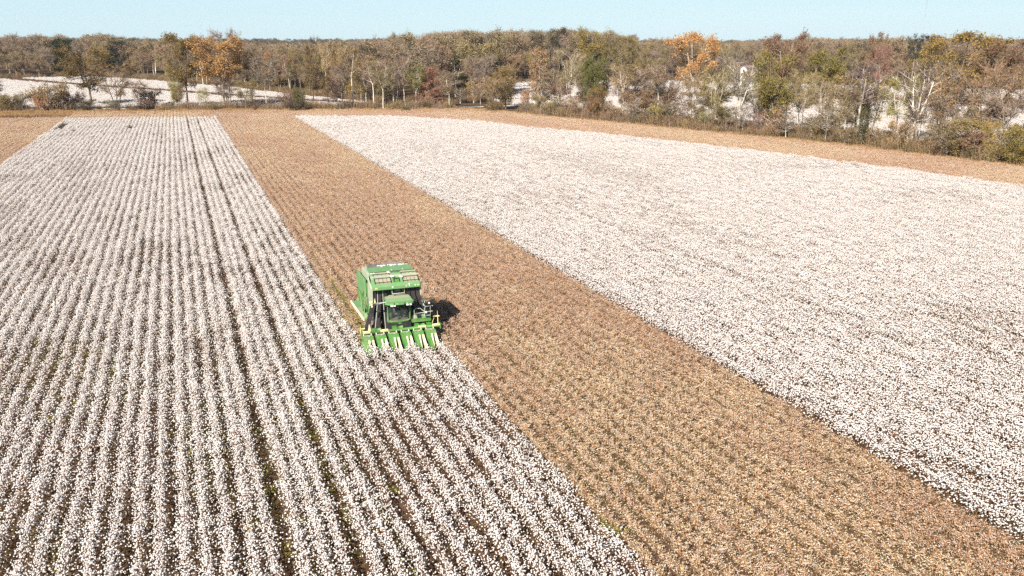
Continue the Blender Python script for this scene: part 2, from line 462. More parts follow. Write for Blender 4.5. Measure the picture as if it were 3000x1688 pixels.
def stubble_seg(seed, L=SEG):
    rng = np.random.default_rng(seed); m = MB()
    npl = int(L * 11); py = (np.arange(npl) + .5) / npl * L - L / 2 + rng.normal(0, .05, npl); px = rng.normal(0, 0.10, npl); ph = rng.uniform(0.45, 0.88, npl)
    base = np.stack([px, py, np.zeros(npl)], 1)
    top = np.stack([px + rng.normal(0, .10, npl), py + rng.normal(0, .12, npl), ph], 1)
    m.ribbons(base, top, 0.022, rng, 0)
    nb = npl * 9; kk = rng.integers(0, npl, nb); tt = rng.uniform(0.15, 1.0, nb)[:, None]
    A = base[kk] * (1 - tt) + top[kk] * tt
    an = rng.uniform(0, 6.283, nb); ln = rng.uniform(0.13, 0.41, nb) * (1.25 - tt[:, 0] * .5)
    B = A + np.stack([np.cos(an) * ln, np.sin(an) * ln, ln * rng.uniform(0.1, 0.9, nb)], 1)
    m.ribbons(A, B, 0.015, rng, 0)
    n = int(L * 290); kk = rng.integers(0, nb, n)
    t = rng.uniform(0.4, 1.05, n)[:, None]
    P = A[kk] * (1 - t) + B[kk] * t + rng.normal(0, 0.02, (n, 3))
    m.leaves(P, 0.054, rng, 1)
    n = int(L * 62); kk = rng.integers(0, nb, n)
    t = rng.uniform(0.5, 1.05, n)[:, None]
    P = A[kk] * (1 - t) + B[kk] * t
    S = np.stack([rng.uniform(.010, .018, n), rng.uniform(.010, .018, n), rng.uniform(.022, .045, n)], 1)
    m.copies(ICL_V, ICL_F, P, S, rot_random(rng, n), 2)
    n = int(L * 45)
    Q = np.stack([rng.uniform(-.48, .48, n), rng.uniform(-L / 2, L / 2, n), rng.uniform(0.01, 0.10, n)], 1)
    m.leaves(Q, 0.07, rng, 1, flat=1.0)
    n = int(L * 75)
    Q = np.stack([rng.normal(0, .2, n), rng.uniform(-L / 2, L / 2, n), rng.uniform(0.1, 0.6, n)], 1)
    m.leaves(Q, 0.075, rng, 3)
    return m
def missed_seg(seed):
    m = stubble_seg(seed); rng = np.random.default_rng(seed)
    n = 34; c = rng.uniform(-.9, .9, 4)[rng.integers(0, 4, n)]
    P = np.stack([rng.normal(0, .22, n), c + rng.normal(0, .14, n), rng.uniform(.25, .9, n)], 1)
    m.copies(ICO_V, ICO_F, P, rng.uniform(.022, .042, (n, 3)), rot_random(rng, n), 2)
    return m
M_BURR_Y = mat_island('bleached_burr', [(0.72, 0.54, 0.31), (0.86, 0.72, 0.50), (0.52, 0.36, 0.17), (0.80, 0.65, 0.42)], transl=0.15)
M_BURR_R = mat_island('russet_burr', [(0.49, 0.28, 0.16), (0.66, 0.46, 0.30), (0.36, 0.175, 0.09), (0.78, 0.61, 0.44)], transl=0.15)
STUB = [proto(stubble_seg(100 + i), 'stubble_%02d' % i, [M_STUBSTALK, (M_BURR, M_BURR_Y, M_BURR_R)[i // 5], M_BOLL, M_DEADLEAF]) for i in range(15)]
STUB += [proto(missed_seg(140 + i), 'stubble_missed_%02d' % i, [M_STUBSTALK, M_BURR, M_BOLL, M_DEADLEAF]) for i in range(3)]
def stub_pick(P, rng):
    a = vnoise(P[:, 0] * .085, P[:, 1] * .045, 61) * .6 + vnoise(P[:, 0] * .3, P[:, 1] * .12, 62) * .4 + rng.normal(0, .10, len(P))
    b = a + .30 * np.exp(-((P[:, 0] - 26.5) / 4.5) ** 2 - ((P[:, 1] - 26) / 13) ** 2)
    k = np.where(b > .60, 5, np.where(a < .40, 10, 0)) + rng.integers(0, 5, len(P))
    pm = .008 + .30 * (np.abs(P[:, 0] - X_PASS - .8) < .9) * (P[:, 1] > 56) * (P[:, 1] < 74)
    return np.where(rng.uniform(0, 1, len(P)) < pm, 15 + rng.integers(0, 3, len(P)), k)

def visible(P, mx=0.16, my=0.22):
    x, y, z = proj(P)
    return (z > 5) & (x > -W * mx) & (x < W * (1 + mx)) & (y < H * (1 + my)) & (y > -80)

WEDGE = np.array([(289, 34), (275, 65), (250, 82), (221, 92), (205, 99), (172, 110), (154, 115), (139, 118.5), (125, 121), (112, 123), (100, 125), (60, 129), (0, 135)], float)[::-1]
TREEB = np.array([(-160, 366), (-110, 355), (-56, 344), (-6, 335), (47, 323), (73, 312), (94, 305), (104, 293), (111, 266), (119, 244), (132, 199), (139, 176), (143, 161), (145, 144), (148, 130), (151, 110), (154, 80), (157, 40)], float)
def white_edge(y):   # X of the right edge of the right cotton block at a given Y
    return np.interp(y, WEDGE[:, 0], WEDGE[:, 1])
def row_end(x):      # Y where the rows of the left blocks end
    return 295.5 - 0.19 * (x - 0)
def tree_x(y):       # X of the edge of the right tree line
    o = np.argsort(TREEB[:, 1])
    return np.interp(y, TREEB[o, 1], TREEB[o, 0])
def tree_y(x):
    return np.interp(x, TREEB[:, 0], TREEB[:, 1])

def row_points(x0, x1, y0, y1, keep, seed, lat=0.035, seg=SEG, z0=0.0):
    """segment centres on rows between x0 and x1"""
    rng = np.random.default_rng(seed)
    xs = np.arange(x0 + ROW / 2, x1, ROW); out = []
    for x in xs:
        ys = np.arange(y0 + rng.uniform(0, seg), y1, seg)
        p = np.stack([np.full(len(ys), x), ys, np.zeros(len(ys))], 1)
        out.append(p)
    P = np.concatenate(out)
    P = P[keep(P[:, 0], P[:, 1])]
    P = P[visible(P)]
    wob = 0.10 * (vnoise(P[:, 1] * 0.05, P[:, 0] * 1.3, 3) - .5)
    P[:, 0] += rng.normal(0, lat, len(P)) + wob
    return P, rng

def make_crop(name, P, rng, label, cat, protos, npick, thin_start=None, wide=1.0, zs=(0.85, 1.15), ysc=1.05, thinfun=None, pickfun=None):
    n = len(P)
    P[:, 2] = terrain(P[:, 0], P[:, 1])
    rot = np.zeros((n, 3)); rot[:, 2] = rng.integers(0, 2, n) * math.pi + rng.normal(0, .03, n)
    scl = np.stack([wide * rng.uniform(.85, 1.18, n), np.full(n, ysc), rng.uniform(zs[0], zs[1], n)], 1)
    idx = rng.integers(0, npick, n)
    if pickfun is not None: idx = pickfun(P, rng)
    if thin_start is not None:
        th = thinfun(P, rng)
        idx = np.where(th, thin_start + rng.integers(0, len(protos) - thin_start, n), idx)
        scl[th, 2] *= 0.85
    return scatter(name, P, rot, scl, idx, protos, label, cat)

TRAM_L = [2.76, 5.66]          # wheel tracks through the left block
TRAM_R = [49.1, 57.8]
def copyp(L): return [bpy.data.objects.new(p.name, p.data) for p in L]

def thin_left(P, rng):
    a = vnoise(P[:, 0] * .22, P[:, 1] * .09, 5) + rng.normal(0, .12, len(P))
    return (a > 0.68) | ((X_CUT - P[:, 0] < ROW) & (rng.uniform(0, 1, len(P)) < .3) & (P[:, 0] < X_CUT)) | ((X_PASS - P[:, 0] < ROW) & (rng.uniform(0, 1, len(P)) < .35))

def keep_left(x, y):
    k = y < row_end(x)
    for cx, cy, rx, ry in ((-30.2, 274, 1.1, 13), (-25.6, 259, .8, 4), (-12.5, 266, .7, 5), (-11.6, 262, .7, 4)):   # lodged, empty places near the far end
        k &= ((x - cx) / rx) ** 2 + ((y - cy) / ry) ** 2 > 1
    return k
P, rng = row_points(X_LEFT, X_CUT, 14, 305, keep_left, 1)
for tx in TRAM_L:
    d = P[:, 0] - tx
    near = np.abs(d) < ROW * 0.95
    P[near, 0] += np.sign(d[near]) * 0.14 * (np.abs(d[near]) < .95)
make_crop('cotton_crop', P, rng, 'white open cotton standing in long straight rows left of the harvester', 'cotton crop', COT, 8, 8, thinfun=thin_left)

P, rng = row_points(X_CUT, X_PASS, 14, 60.8, lambda x, y: y < 60.6, 2)
make_crop('cotton_crop', P, rng, 'white cotton rows standing straight in front of the harvester', 'cotton crop', copyp(COT), 8, 8, thinfun=thin_left)

P, rng = row_points(X_RIGHT, 150, 14, 292, lambda x, y: (x < white_edge(y)) & (y < row_end(x) + 2), 3)
for tx in TRAM_R:
    d = P[:, 0] - tx; near = np.abs(d) < ROW * 0.95
    P[near, 0] += np.sign(d[near]) * 0.13 * (vnoise(P[near, 1] * .03, P[near, 0] * 0 + tx, 9) > .35)
def thin_right(P, rng):
    a = vnoise(P[:, 0] * .10, P[:, 1] * .06, 8) + rng.normal(0, .16, len(P))
    t = (a > 0.80) | ((P[:, 0] < X_RIGHT + ROW) & (rng.uniform(0, 1, len(P)) < .35))
    for tx in TRAM_R: t |= (P[:, 0] > tx) & (P[:, 0] < tx + ROW) & (vnoise(P[:, 1] * .05, P[:, 0] * 0 + tx, 19) > .5)
    return t
make_crop('cotton_crop', P, rng, 'dense white cotton block right of the picked brown strip', 'cotton crop', copyp(COT), 8, 8, wide=1.34, thinfun=thin_right)

# picked stalks: the strip, the old left strip, the headlands
P, rng = row_points(X_CUT, X_RIGHT, 14, 320, lambda x, y: ((x > X_PASS) | (y > 62.6)) & (y < row_end(x) + 1), 4)
make_crop('cotton_stubble', P, rng, 'brown picked cotton stalks in the strip behind and right of the harvester', 'stubble', STUB, 9, zs=(.62, .88), wide=1.08, pickfun=stub_pick)
P, rng = row_points(X_LEFT - 120 * ROW, X_LEFT, 60, 335, lambda x, y: y < np.minimum(row_end(x) + 10, tree_y(x) - 6), 5)
make_crop('cotton_stubble', P, rng, 'tan picked stalks at the far left of the standing cotton', 'stubble', copyp(STUB), 9, zs=(.66, .92), wide=1.08, pickfun=stub_pick)
P, rng = row_points(X_LEFT, 160, 14, 345, lambda x, y: (((y > row_end(x) + 1) & (y < tree_y(np.minimum(x, 100)) - 7) & (x < 70)) | ((x >= 34) & (x > white_edge(y) + .5) & (x < tree_x(y) - 3) & (y < 305))), 6)
make_crop('cotton_stubble', P, rng, 'tan picked headland along the trees at the field edge', 'stubble', copyp(STUB), 9, zs=(.7, 1.0), wide=1.08, pickfun=stub_pick)

# ---------------------------------------------------------------- the cotton harvester (local x right, y backwards, z up)
GREEN = (0.075, 0.225, 0.042)
M_GREEN = mat_plain('green_paint', GREEN, 0.5, dirt=(0.24, 0.25, 0.13), dscale=1.9, damt=0.5, coat=0.08)
M_GREENT = mat_plain('paler_green_paint', (0.125, 0.285, 0.10), 0.55, dirt=(0.24, 0.30, 0.17), dscale=1.3, damt=0.6)  # paler green for the basket, cab roof and catwalk
M_GREEND = mat_plain('dusty_green_paint', (0.14, 0.28, 0.105), 0.6, dirt=(0.33, 0.29, 0.20), dscale=2.2, damt=0.6)
M_DUST = mat_plain('dust_covered_paint', (0.30, 0.34, 0.21), 0.8, dirt=(0.38, 0.32, 0.22), dscale=2.4, damt=0.8)
M_PALE = mat_plain('pale_dusty_panel', (0.34, 0.39, 0.27), 0.7, dirt=(0.50, 0.44, 0.33), dscale=1.2, damt=0.7)
M_CREAM = mat_plain('cream_panel', (0.80, 0.74, 0.50), 0.6, dirt=(0.5, 0.42, 0.25), dscale=2.0, damt=0.5)
M_YEL = mat_plain('yellow_paint', (0.72, 0.62, 0.24), 0.5, dirt=(0.62, 0.52, 0.28), dscale=4, damt=0.5)
M_BLACK = mat_plain('black_duct', (0.022, 0.018, 0.019), 0.55, dirt=(0.055, 0.043, 0.04), dscale=1.2, damt=0.6)
M_DARK = mat_plain('dark_metal', (0.02, 0.02, 0.02), 0.6, dirt=(0.06, 0.05, 0.04), dscale=3, damt=0.6)
M_RUB = mat_plain('dusty_rubber', (0.05, 0.043, 0.038), 0.9, dirt=(0.30, 0.23, 0.17), dscale=2.5, damt=0.8)
M_RAIL = mat_plain('pale_rail', (0.42, 0.45, 0.38), 0.5, dirt=(0.5, 0.45, 0.36), dscale=4, damt=0.5)
M_WHITE = mat_plain('white_sticker', (0.8, 0.8, 0.78), 0.5)
M_LAMP = mat_plain('lamp_lens', (0.75, 0.78, 0.78), 0.12, spec=0.9)
M_SCREEN = mat_plain('dusty_screen', (0.30, 0.26, 0.19), 0.85, dirt=(0.42, 0.34, 0.25), dscale=5, damt=0.9)
M_SCREEND = mat_plain('grey_screen', (0.16, 0.15, 0.14), 0.85, dirt=(0.30, 0.27, 0.25), dscale=3.5, damt=0.9)
M_SEAT = mat_plain('grey_seat_cloth', (0.20, 0.19, 0.18), 0.9, dirt=(0.33, 0.29, 0.25), dscale=5)
M_LINT = mat_plain('loose_lint', (0.78, 0.72, 0.66), 0.95, bump=0.8, dscale=9)
def mat_glass():
    m, t, p = mat_new('cab_glass')
    p.inputs['Base Color'].default_value = (0.10, 0.12, 0.11, 1); p.inputs['Roughness'].default_value = 0.04
    p.inputs['Specular IOR Level'].default_value = 0.6
    tr = t.nodes.new('ShaderNodeBsdfTransparent'); tr.inputs[0].default_value = (0.75, 0.8, 0.77, 1)
    mx = t.nodes.new('ShaderNodeMixShader'); mx.inputs[0].default_value = 0.28
    out = t.nodes['Material Output']
    t.links.new(tr.outputs[0], mx.inputs[1]); t.links.new(p.outputs[0], mx.inputs[2]); t.links.new(mx.outputs[0], out.inputs[0])
    return m
M_GLASS = mat_glass()

def build_harvester():
    root = empty('cotton_harvester', (14.5, 62.0, 0), 'green six row cotton harvester driving towards the viewer through the field', 'harvester')
    rng = np.random.default_rng(4)
    # ---- header beam
    b = MB(); b.tube([(-3.05, .85, 1.42), (3.05, .85, 1.42)], .125, 10)
    for x in (-2.1, -.5, 1.25, 2.2): b.box((x, .95, 1.60), (.32, .3, .22))
    for x in (-2.0, -.3, 1.4): b.tube([(x, .9, 1.55), (x + .45, .9, 1.60)], .13, 8)
    beam = b.obj('header_beam', M_GREEN, root)
    for x in (-2.70, -1.32, 1.62, 2.72):
        s = MB(); s.box((x, .765, 1.51), (.58, .20, .115), rx=.5); s.obj('reflector_stripe', M_YEL, beam)
    for x in (-3.06, 3.06):
        e = MB(); e.box((x, .85, 1.42), (.07, .42, .42)); e.obj('end_plate', M_GREEN, beam)
    e = MB(); e.tube([(2.95, .95, 1.5), (2.95, 1.05, 2.55)], .03, 6); e.tube([(2.55, 1.25, 1.5), (2.75, 1.1, 2.2)], .02, 5)
    e.tube([(2.6, 1.05, 2.12), (3.08, 1.05, 2.12)], .055, 6); e.obj('marker_bracket', M_YEL, beam)
    e = MB(); e.tube([(-3.2, 1.0, 1.75), (-2.75, 1.05, 1.75)], .05, 6); e.tube([(-3.08, 1.0, 1.4), (-3.08, 1.0, 2.1)], .035, 6); e.obj('marker_bracket', M_YEL, beam)
    e = MB(); e.prism([(-2.52, 1.4), (-2.28, 1.4), (-2.40, 2.05)], 1, .95, 1.1); e.obj('row_pointer', M_CREAM, beam)
    # ---- six picking units
    for k in range(6):
        xr = X_CUT + (k + .5) * ROW - 14.5
        u = MB()
        # cabinet with a rounded lid
        pr = [(.78, .28), (.78, 1.18), (.66, 1.30), (.38, 1.31), (.16, 1.20), (.10, 1.05), (.10, .80)]
        u.prism(pr, 0, xr - .46, xr + .30)
        # side of the throat below the lid and tapering nose to the left of the row
        u.hexa([(xr - .46, .12, .24), (xr - .11, .12, .24), (xr - .11, .74, .24), (xr - .46, .74, .24)],
               [(xr - .46, .12, .81), (xr - .11, .12, .81), (xr - .11, .74, .81), (xr - .46, .74, .81)])
        u.hexa([(xr - .22, -1.08, .18), (xr - .15, -1.08, .18), (xr - .12, .10, .24), (xr - .455, .10, .24)],
               [(xr - .21, -1.06, .30), (xr - .16, -1.06, .30), (xr - .13, .10, 1.06), (xr - .44, .10, 1.06)])
        if k == 0:
            u.hexa([(xr - .30, -.95, .16), (xr - .24, -.95, .16), (xr - .47, .30, .24), (xr - .62, .30, .24)],
                   [(xr - .29, -.93, .28), (xr - .25, -.93, .28), (xr - .47, .34, 1.0), (xr - .60, .34, .9)])
        un = u.obj('picking_unit', M_GREEN, root, bevel=.02)
        d = MB(); d.prism([(.34, 1.318), (.70, 1.308), (.70, 1.325), (.34, 1.335)], 0, xr - .33, xr + .16); d.obj('unit_lid', M_DUST, un)
        d = MB(); d.box((xr - .02, .30, 1.345), (.13, .03, .02)); d.obj('lid_handle', M_WHITE, un)
        for sx, l in ((-.10, -.80), (.19, -.92)):
            p = MB(); p.hexa([(xr + sx - .02 + (.07 if sx > 0 else -.02), l, .22), (xr + sx + .08 + (.05 if sx > 0 else -.04), l, .22), (xr + sx + .09, .08, .25), (xr + sx - .02, .08, .25)],
                             [(xr + sx - .01 + (.07 if sx > 0 else -.02), l, .36), (xr + sx + .07 + (.05 if sx > 0 else -.04), l, .36), (xr + sx + .10, .08, 1.10), (xr + sx - .03, .08, 1.10)])
            p.obj('gathering_post', M_CREAM, un)
        h = MB(); h.hexa([(xr + .28, -.90, .18), (xr + .33, -.90, .18), (xr + .30, .7, .24), (xr + .22, .7, .24)], [(xr + .29, -.88, .25), (xr + .32, -.88, .25), (xr + .30, .7, .85), (xr + .24, .7, .85)])
        h.obj('outer_shield', M_GREEN, un)
        for sx in (-.36, .22):
            h = MB(); h.tube([(xr + sx, .80, 1.42), (xr + sx, .62, 1.36), (xr + sx, .55, 1.0)], .045, 6); h.obj('hanger_arm', M_RAIL, un)
        s = MB(); s.tube([(xr + .08, .35, .3), (xr + .08, .35, 1.02)], .11, 8); s.obj('spindle_drum', M_DARK, un)
    # ---- air ducts
    for top, bot, k1 in ((-1.64, -2.62, 0), (-1.28, -1.80, 0), (-.90, -.95, 0), (.92, .98, 1), (1.28, 1.80, 1), (1.66, 2.60, 1)):
        m = MB(); z1, z2 = 3.3, 1.25
        xm = top * .93 + bot * .07
        xl = top * .62 + bot * .38
        m.rect_tube([(top, 2.32, 4.75), (xm, 2.18, 3.7), (xl, 1.95, 2.75), (bot, 1.40, z2)], .33, .26)
        du = m.obj('air_duct', M_BLACK, root)
        if abs(top) < 1.5 and top < 0:
            s = MB(); s.rect_tube([(top - .15, 2.19, 4.6), (xm - .15, 2.05, 3.7), (xl - .15, 1.82, 2.75), (bot - .15, 1.27, z2)], .035, .03); s.obj('duct_trim_highlight', M_RAIL, du)  # pale strip: edge trim with its highlight put into the colour
        c = MB(); c.rect_tube([(xl, 1.95, 2.80), (xl, 1.93, 2.70)], .34, .29); c.obj('duct_clamp', M_DARK, du)
    # ---- cab
    cb = MB()
    fl = [(-.86, 3.0), (-.86, 1.45), (-.62, 1.18), (0, 1.08), (.62, 1.18), (.86, 1.45), (.86, 3.0)]
    cb.prism(fl, 2, 1.80, 1.98)
    cb.prism([(x * 1.06, y - .06 if y < 2 else y) for x, y in fl], 2, 1.98, 2.04)
    for p in ((-.85, 1.48), (.85, 1.48), (-.85, 2.95), (.85, 2.95)):
        cb.tube([(p[0], p[1], 2.0), (p[0] * 1.02, p[1] - (.12 if p[1] < 2 else 0), 3.55)], .055, 6)
    cb.box((0, 3.02, 2.75), (1.74, .06, 1.6))
    cab = cb.obj('cab', M_GREEN, root)
    g = MB(); z0, z1 = 2.05, 3.54
    gl = [(-.83, 2.94), (-.83, 1.50), (-.60, 1.22), (0, 1.12), (.60, 1.22), (.83, 1.50), (.83, 2.94)]
    vs = [(x, y, z0) for x, y in gl] + [(x * 1.03, y - (.14 if y < 2 else 0), z1) for x, y in gl]
    g.add(vs, [[i, i + 1, i + 8, i + 7] for i in range(6)])
    g.obj('cab_window', M_GLASS, cab)
    r = MB()
    r.prism([(3.35, 3.56), (3.35, 3.80), (2.95, 3.92), (2.75, 3.80), (1.35, 3.74), (.95, 3.60), (.95, 3.54)], 0, -.98, .98)
    roof = r.obj('cab_roof', M_GREENT, cab, bevel=.04)
    r = MB(); r.hexa([(-.95, 1.42, 3.748), (.95, 1.42, 3.748), (.86, 2.70, 3.80), (-.86, 2.70, 3.80)], [(-.95, 1.42, 3.765), (.95, 1.42, 3.765), (.86, 2.70, 3.82), (-.86, 2.70, 3.82)]); r.obj('roof_panel', M_DUST, roof)
    r = MB()
    sc_ = [(-1.06, 1.45), (-1.16, 1.05), (-.95, .72), (-.55, .60), (-.42, .72), (-.22, .56), (.22, .56), (.42, .72), (.55, .60), (.95, .72), (1.16, 1.05), (1.06, 1.45)]
    r.prism(sc_, 2, 3.47, 3.62); r.obj('roof_visor', M_GREENT, roof, bevel=.03)
    for x in (-.72, -.50, .50, .74):
        l = MB(); l.box((x, .62, 3.42), (.17, .10, .10)); l.obj('work_light', M_LAMP, roof)
    s = MB(); s.box((0, 2.25, 2.35), (.55, .55, .18)); s.box((0, 2.52, 2.80), (.52, .14, .78), rx=-.12); s.obj('driver_seat', M_SEAT, cab, bevel=.04)
    s = MB(); s.box((.45, 2.0, 2.45), (.22, .75, .5)); s.obj('side_console', M_SEAT, cab)
    s = MB(); s.box((-.55, 2.1, 2.3), (.25, .5, .35)); s.obj('side_console', M_SEAT, cab)
    s = MB(); s.tube([(0, 1.45, 2.02), (0, 1.68, 2.62)], .07, 8)
    a = np.linspace(0, 2 * math.pi, 17); s.tube(np.stack([.2 * np.cos(a), 1.68 + .17 * np.sin(a), 2.65 + .10 * np.sin(a)], 1), .022, 6, cap=False); s.obj('steering_column', M_DARK, cab)
    s = MB(); s.box((0, 1.9, 2.045), (1.5, 1.5, .02)); s.obj('cab_floor', M_SCREEN, cab)
    # ---- mirrors
    for sx, xo in ((-1, -2.42), (1, 2.62)):
        m = MB(); m.tube([(sx * 1.05, .98, 3.66), (xo, .72, 3.72)], .03, 6); m.tube([(sx * 1.05, 1.3, 3.56), (xo, .78, 3.52)], .022, 6)
        arm = m.obj('mirror_arm', M_RAIL if sx < 0 else M_DARK, root)
        m = MB(); m.box((xo + sx * .03, .75, 3.46), (.10, .06, .48)); m.obj('mirror', M_GREEN if sx < 0 else M_DARK, arm)
    m = MB(); m.tube([(-1.92, .86, 3.74), (-1.92, .88, 4.05)], .055, 8); m.obj('beacon', M_YEL, root)
    # ---- access platform on the right
    p = MB(); p.box((1.70, 1.75, 1.86), (1.50, 1.25, .16)); pl = p.obj('access_platform', M_GREEN, root)
    p = MB(); p.hexa([(1.1, 1.55, 1.945), (2.3, 1.55, 1.945), (2.3, 2.3, 1.945), (1.1, 2.3, 1.945)], [(1.25, 1.75, 2.20), (2.15, 1.75, 2.20), (2.2, 2.3, 2.20), (1.2, 2.3, 2.20)]); p.obj('tool_box', M_GREEND, pl)
    for pts in ([(1.15, 1.2, 1.95), (1.15, 1.2, 2.75), (1.25, 1.2, 2.85), (1.62, 1.2, 2.85), (1.95, 1.2, 2.55)], [(1.15, 1.2, 2.45), (1.95, 1.2, 2.48)], [(2.42, 1.2, 1.95), (2.42, 1.2, 2.95), (2.05, 1.2, 2.95), (1.98, 1.2, 2.8), (1.98, 1.2, 2.2), (1.85, 1.2, 2.12)],
                [(1.98, 1.2, 2.52), (2.60, 1.2, 2.52)], [(2.42, 1.2, 2.95), (2.64, 1.2, 2.95)], [(2.0, 1.25, 2.2), (2.42, 1.25, 2.2)], [(1.95, 1.6, 3.6), (1.95, 1.5, 2.95)], [(2.08, 1.6, 3.6), (2.08, 1.5, 2.9)], [(1.8, 1.5, 3.5), (2.0, 1.3, 2.95)]):
        p = MB(); p.tube(pts, .024, 6); p.obj('hand_rail', M_RAIL, pl)
    p = MB(); p.add(ICO_V * .09 + np.array([2.08, 1.12, 2.50]), ICO_F, 0, True); p.obj('round_lamp', M_LAMP, pl)
    p = MB(); p.add(ICO_V * .08 + np.array([2.30, 1.0, 3.25]), ICO_F, 0, True); p.obj('round_lamp', M_LAMP, pl)
    for z in (.55, .95, 1.35):
        p = MB(); p.box((2.52, 1.8, z), (.16, .5, .05)); p.obj('step', M_GREEN, pl)
    p = MB(); p.tube([(2.52, 1.55, .5), (2.45, 1.55, 1.8)], .03, 6); p.tube([(2.52, 2.05, .5), (2.45, 2.05, 1.8)], .03, 6); p.obj('ladder_frame', M_GREEN, pl)
    # ---- basket: fixed lower part, raised upper part, sloping hood in front
    q = MB(); q.box((0, 5.05, 3.35), (3.96, 4.0, 2.5)); low = q.obj('lower_basket', M_GREENT, root, bevel=.03)
    for y in np.linspace(3.3, 6.8, 7):
        s = MB(); s.box((-2.02, y, 3.5), (.09, .10, 2.3)); s.obj('side_rib', M_GREEN, low)
    s = MB(); s.box((-2.13, 4.9, 4.30), (.10, 3.3, 1.35)); s.obj('side_panel', M_GREENT, low, bevel=.02)
    s = MB(); s.box((-2.12, 3.35, 3.25), (.18, .55, .75), rx=.25); s.obj('valve_box', M_GREEND, low, bevel=.02)
    for z, y in ((2.6, 3.6), (2.9, 3.95), (2.35, 4.3)):
        s = MB(); s.tube([(-2.28, y, z), (-1.9, y, z)], .22, 12); s.obj('filter_drum', M_GREEN, low)
    s = MB(); s.tube([(-2.36, 2.95, 2.3), (-2.36, 2.95, 4.15)], .03, 6); s.tube([(-2.38, 3.3, 2.0), (-2.3, 4.8, 3.6)], .035, 6); s.obj('support_strut', M_GREEND, low)
    q = MB(); q.box((0, 4.2, 4.90), (3.72, 3.55, .86))
    up = q.obj('upper_basket', M_PALE, root, bevel=.03)
    s = MB(); s.prism([(1.95, 4.55), (1.95, 2.35), (3.08, 2.2), (3.08, 5.05)], 0, -1.985, -1.845); s.obj('corner_panel', M_PALE, up)
    s = MB(); s.prism([(1.90, 3.55), (1.90, 2.30), (2.5, 2.2), (2.5, 3.4)], 0, -2.03, -1.90); s.obj('corner_guard', M_CREAM, up)
    s = MB(); s.box((1.92, 2.6, 3.75), (.10, 1.1, 2.2)); s.obj('corner_panel', M_PALE, up)
    s = MB(); s.hexa([(-1.76, 2.84, 5.335), (1.74, 2.84, 5.335), (1.70, 4.78, 5.42), (-1.70, 4.78, 5.42)], [(-1.76, 2.84, 5.40), (1.74, 2.84, 5.40), (1.70, 4.78, 5.50), (-1.70, 4.78, 5.50)]); s.obj('roof_panel', M_GREENT, up)
    s = MB(); s.hexa([(-1.66, 4.80, 5.34), (1.60, 4.80, 5.34), (1.38, 5.98, 5.34), (-1.40, 5.98, 5.34)], [(-1.64, 4.80, 5.50), (1.58, 4.80, 5.50), (1.36, 5.98, 5.42), (-1.38, 5.98, 5.42)]); rs = s.obj('rear_screen', M_SCREEND, up)
    for y in (4.82, 5.4, 5.95):
        t = MB(); t.tube([(-1.62 + (y - 4.8) * .2, y, 5.51 - (y - 4.8) * .06), (1.56 - (y - 4.8) * .2, y, 5.51 - (y - 4.8) * .06)], .03, 5); t.obj('screen_rib', M_SCREEND, rs)
    # hood
    sl = .75 / 1.15
    q = MB(); q.prism([(1.70, 4.42), (1.70, 4.67), (2.82, 5.40), (3.02, 5.40), (3.02, 4.42)], 0, -1.86, 1.82)
    hood = q.obj('hood', M_GREENT, up, bevel=.025)
    def slope(x0, x1, y0, y1, up0, up1, mt, name, par):
        z = lambda y: 4.67 + (y - 1.70) * .652
        s = MB(); s.hexa([(x0, y0, z(y0) + up0), (x1, y0, z(y0) + up0), (x1, y1, z(y1) + up0), (x0, y1, z(y1) + up0)],
                         [(x0, y0, z(y0) + up1), (x1, y0, z(y0) + up1), (x1, y1, z(y1) + up1), (x0, y1, z(y1) + up1)])
        return s.obj(name, mt, par)
    for x0, x1 in ((-1.62, -.38), (.55, 1.76)):
        scn = slope(x0, x1, 1.98, 2.74, .006, .03, M_SCREEN, 'hood_screen', hood)
        zz = lambda y: 4.67 + (y - 1.70) * .652
        for y in (2.0, 2.36, 2.72):
            t = MB(); t.tube([(x0, y, zz(y) + .09), (x1, y, zz(y) + .09)], .024, 5); t.obj('screen_bar', M_DARK, scn)
        for f in np.linspace(0, 1, 5):
            x = x0 + (x1 - x0) * f
            t = MB(); t.tube([(x, 1.93, zz(1.93) + .08), (x, 2.76, zz(2.76) + .08)], .018 if 0 < f < 1 else .03, 5); t.obj('screen_bar', M_GREEND if 0 < f < 1 else M_DARK, scn)
        t = MB(); t.box(((x0 + x1) / 2, 2.86, 5.43), (x1 - x0, .26, .10), rx=.2); t.obj('screen_sill', M_DUST, scn)
    hh = slope(-.22, .34, 2.0, 2.68, .006, .035, M_GREEN, 'hood_hatch', hood)
    t = MB()
    zz = lambda y: 4.67 + (y - 1.70) * .652
    t.tube([(-.14, 2.0, zz(2.0) + .04), (-.14, 2.2, zz(2.2) + .14), (.27, 2.2, zz(2.2) + .14), (.27, 2.0, zz(2.0) + .04)], .03, 6); t.obj('hatch_handle', M_DARK, hh)
    t = MB(); t.tube([(-1.78, 2.98, 5.52), (1.72, 2.98, 5.52)], .026, 6); t.tube([(.35, 2.98, 5.4), (.35, 2.98, 5.55)], .02, 5); t.obj('roof_rail', M_DARK, up)
    for x, y in ((.02, 3.3), (.9, 3.3)):
        t = MB(); t.tube([(x, 2.95, 5.42), (x - .1, y, 5.62)], .025, 5); t.obj('roof_hook', M_RAIL, up)
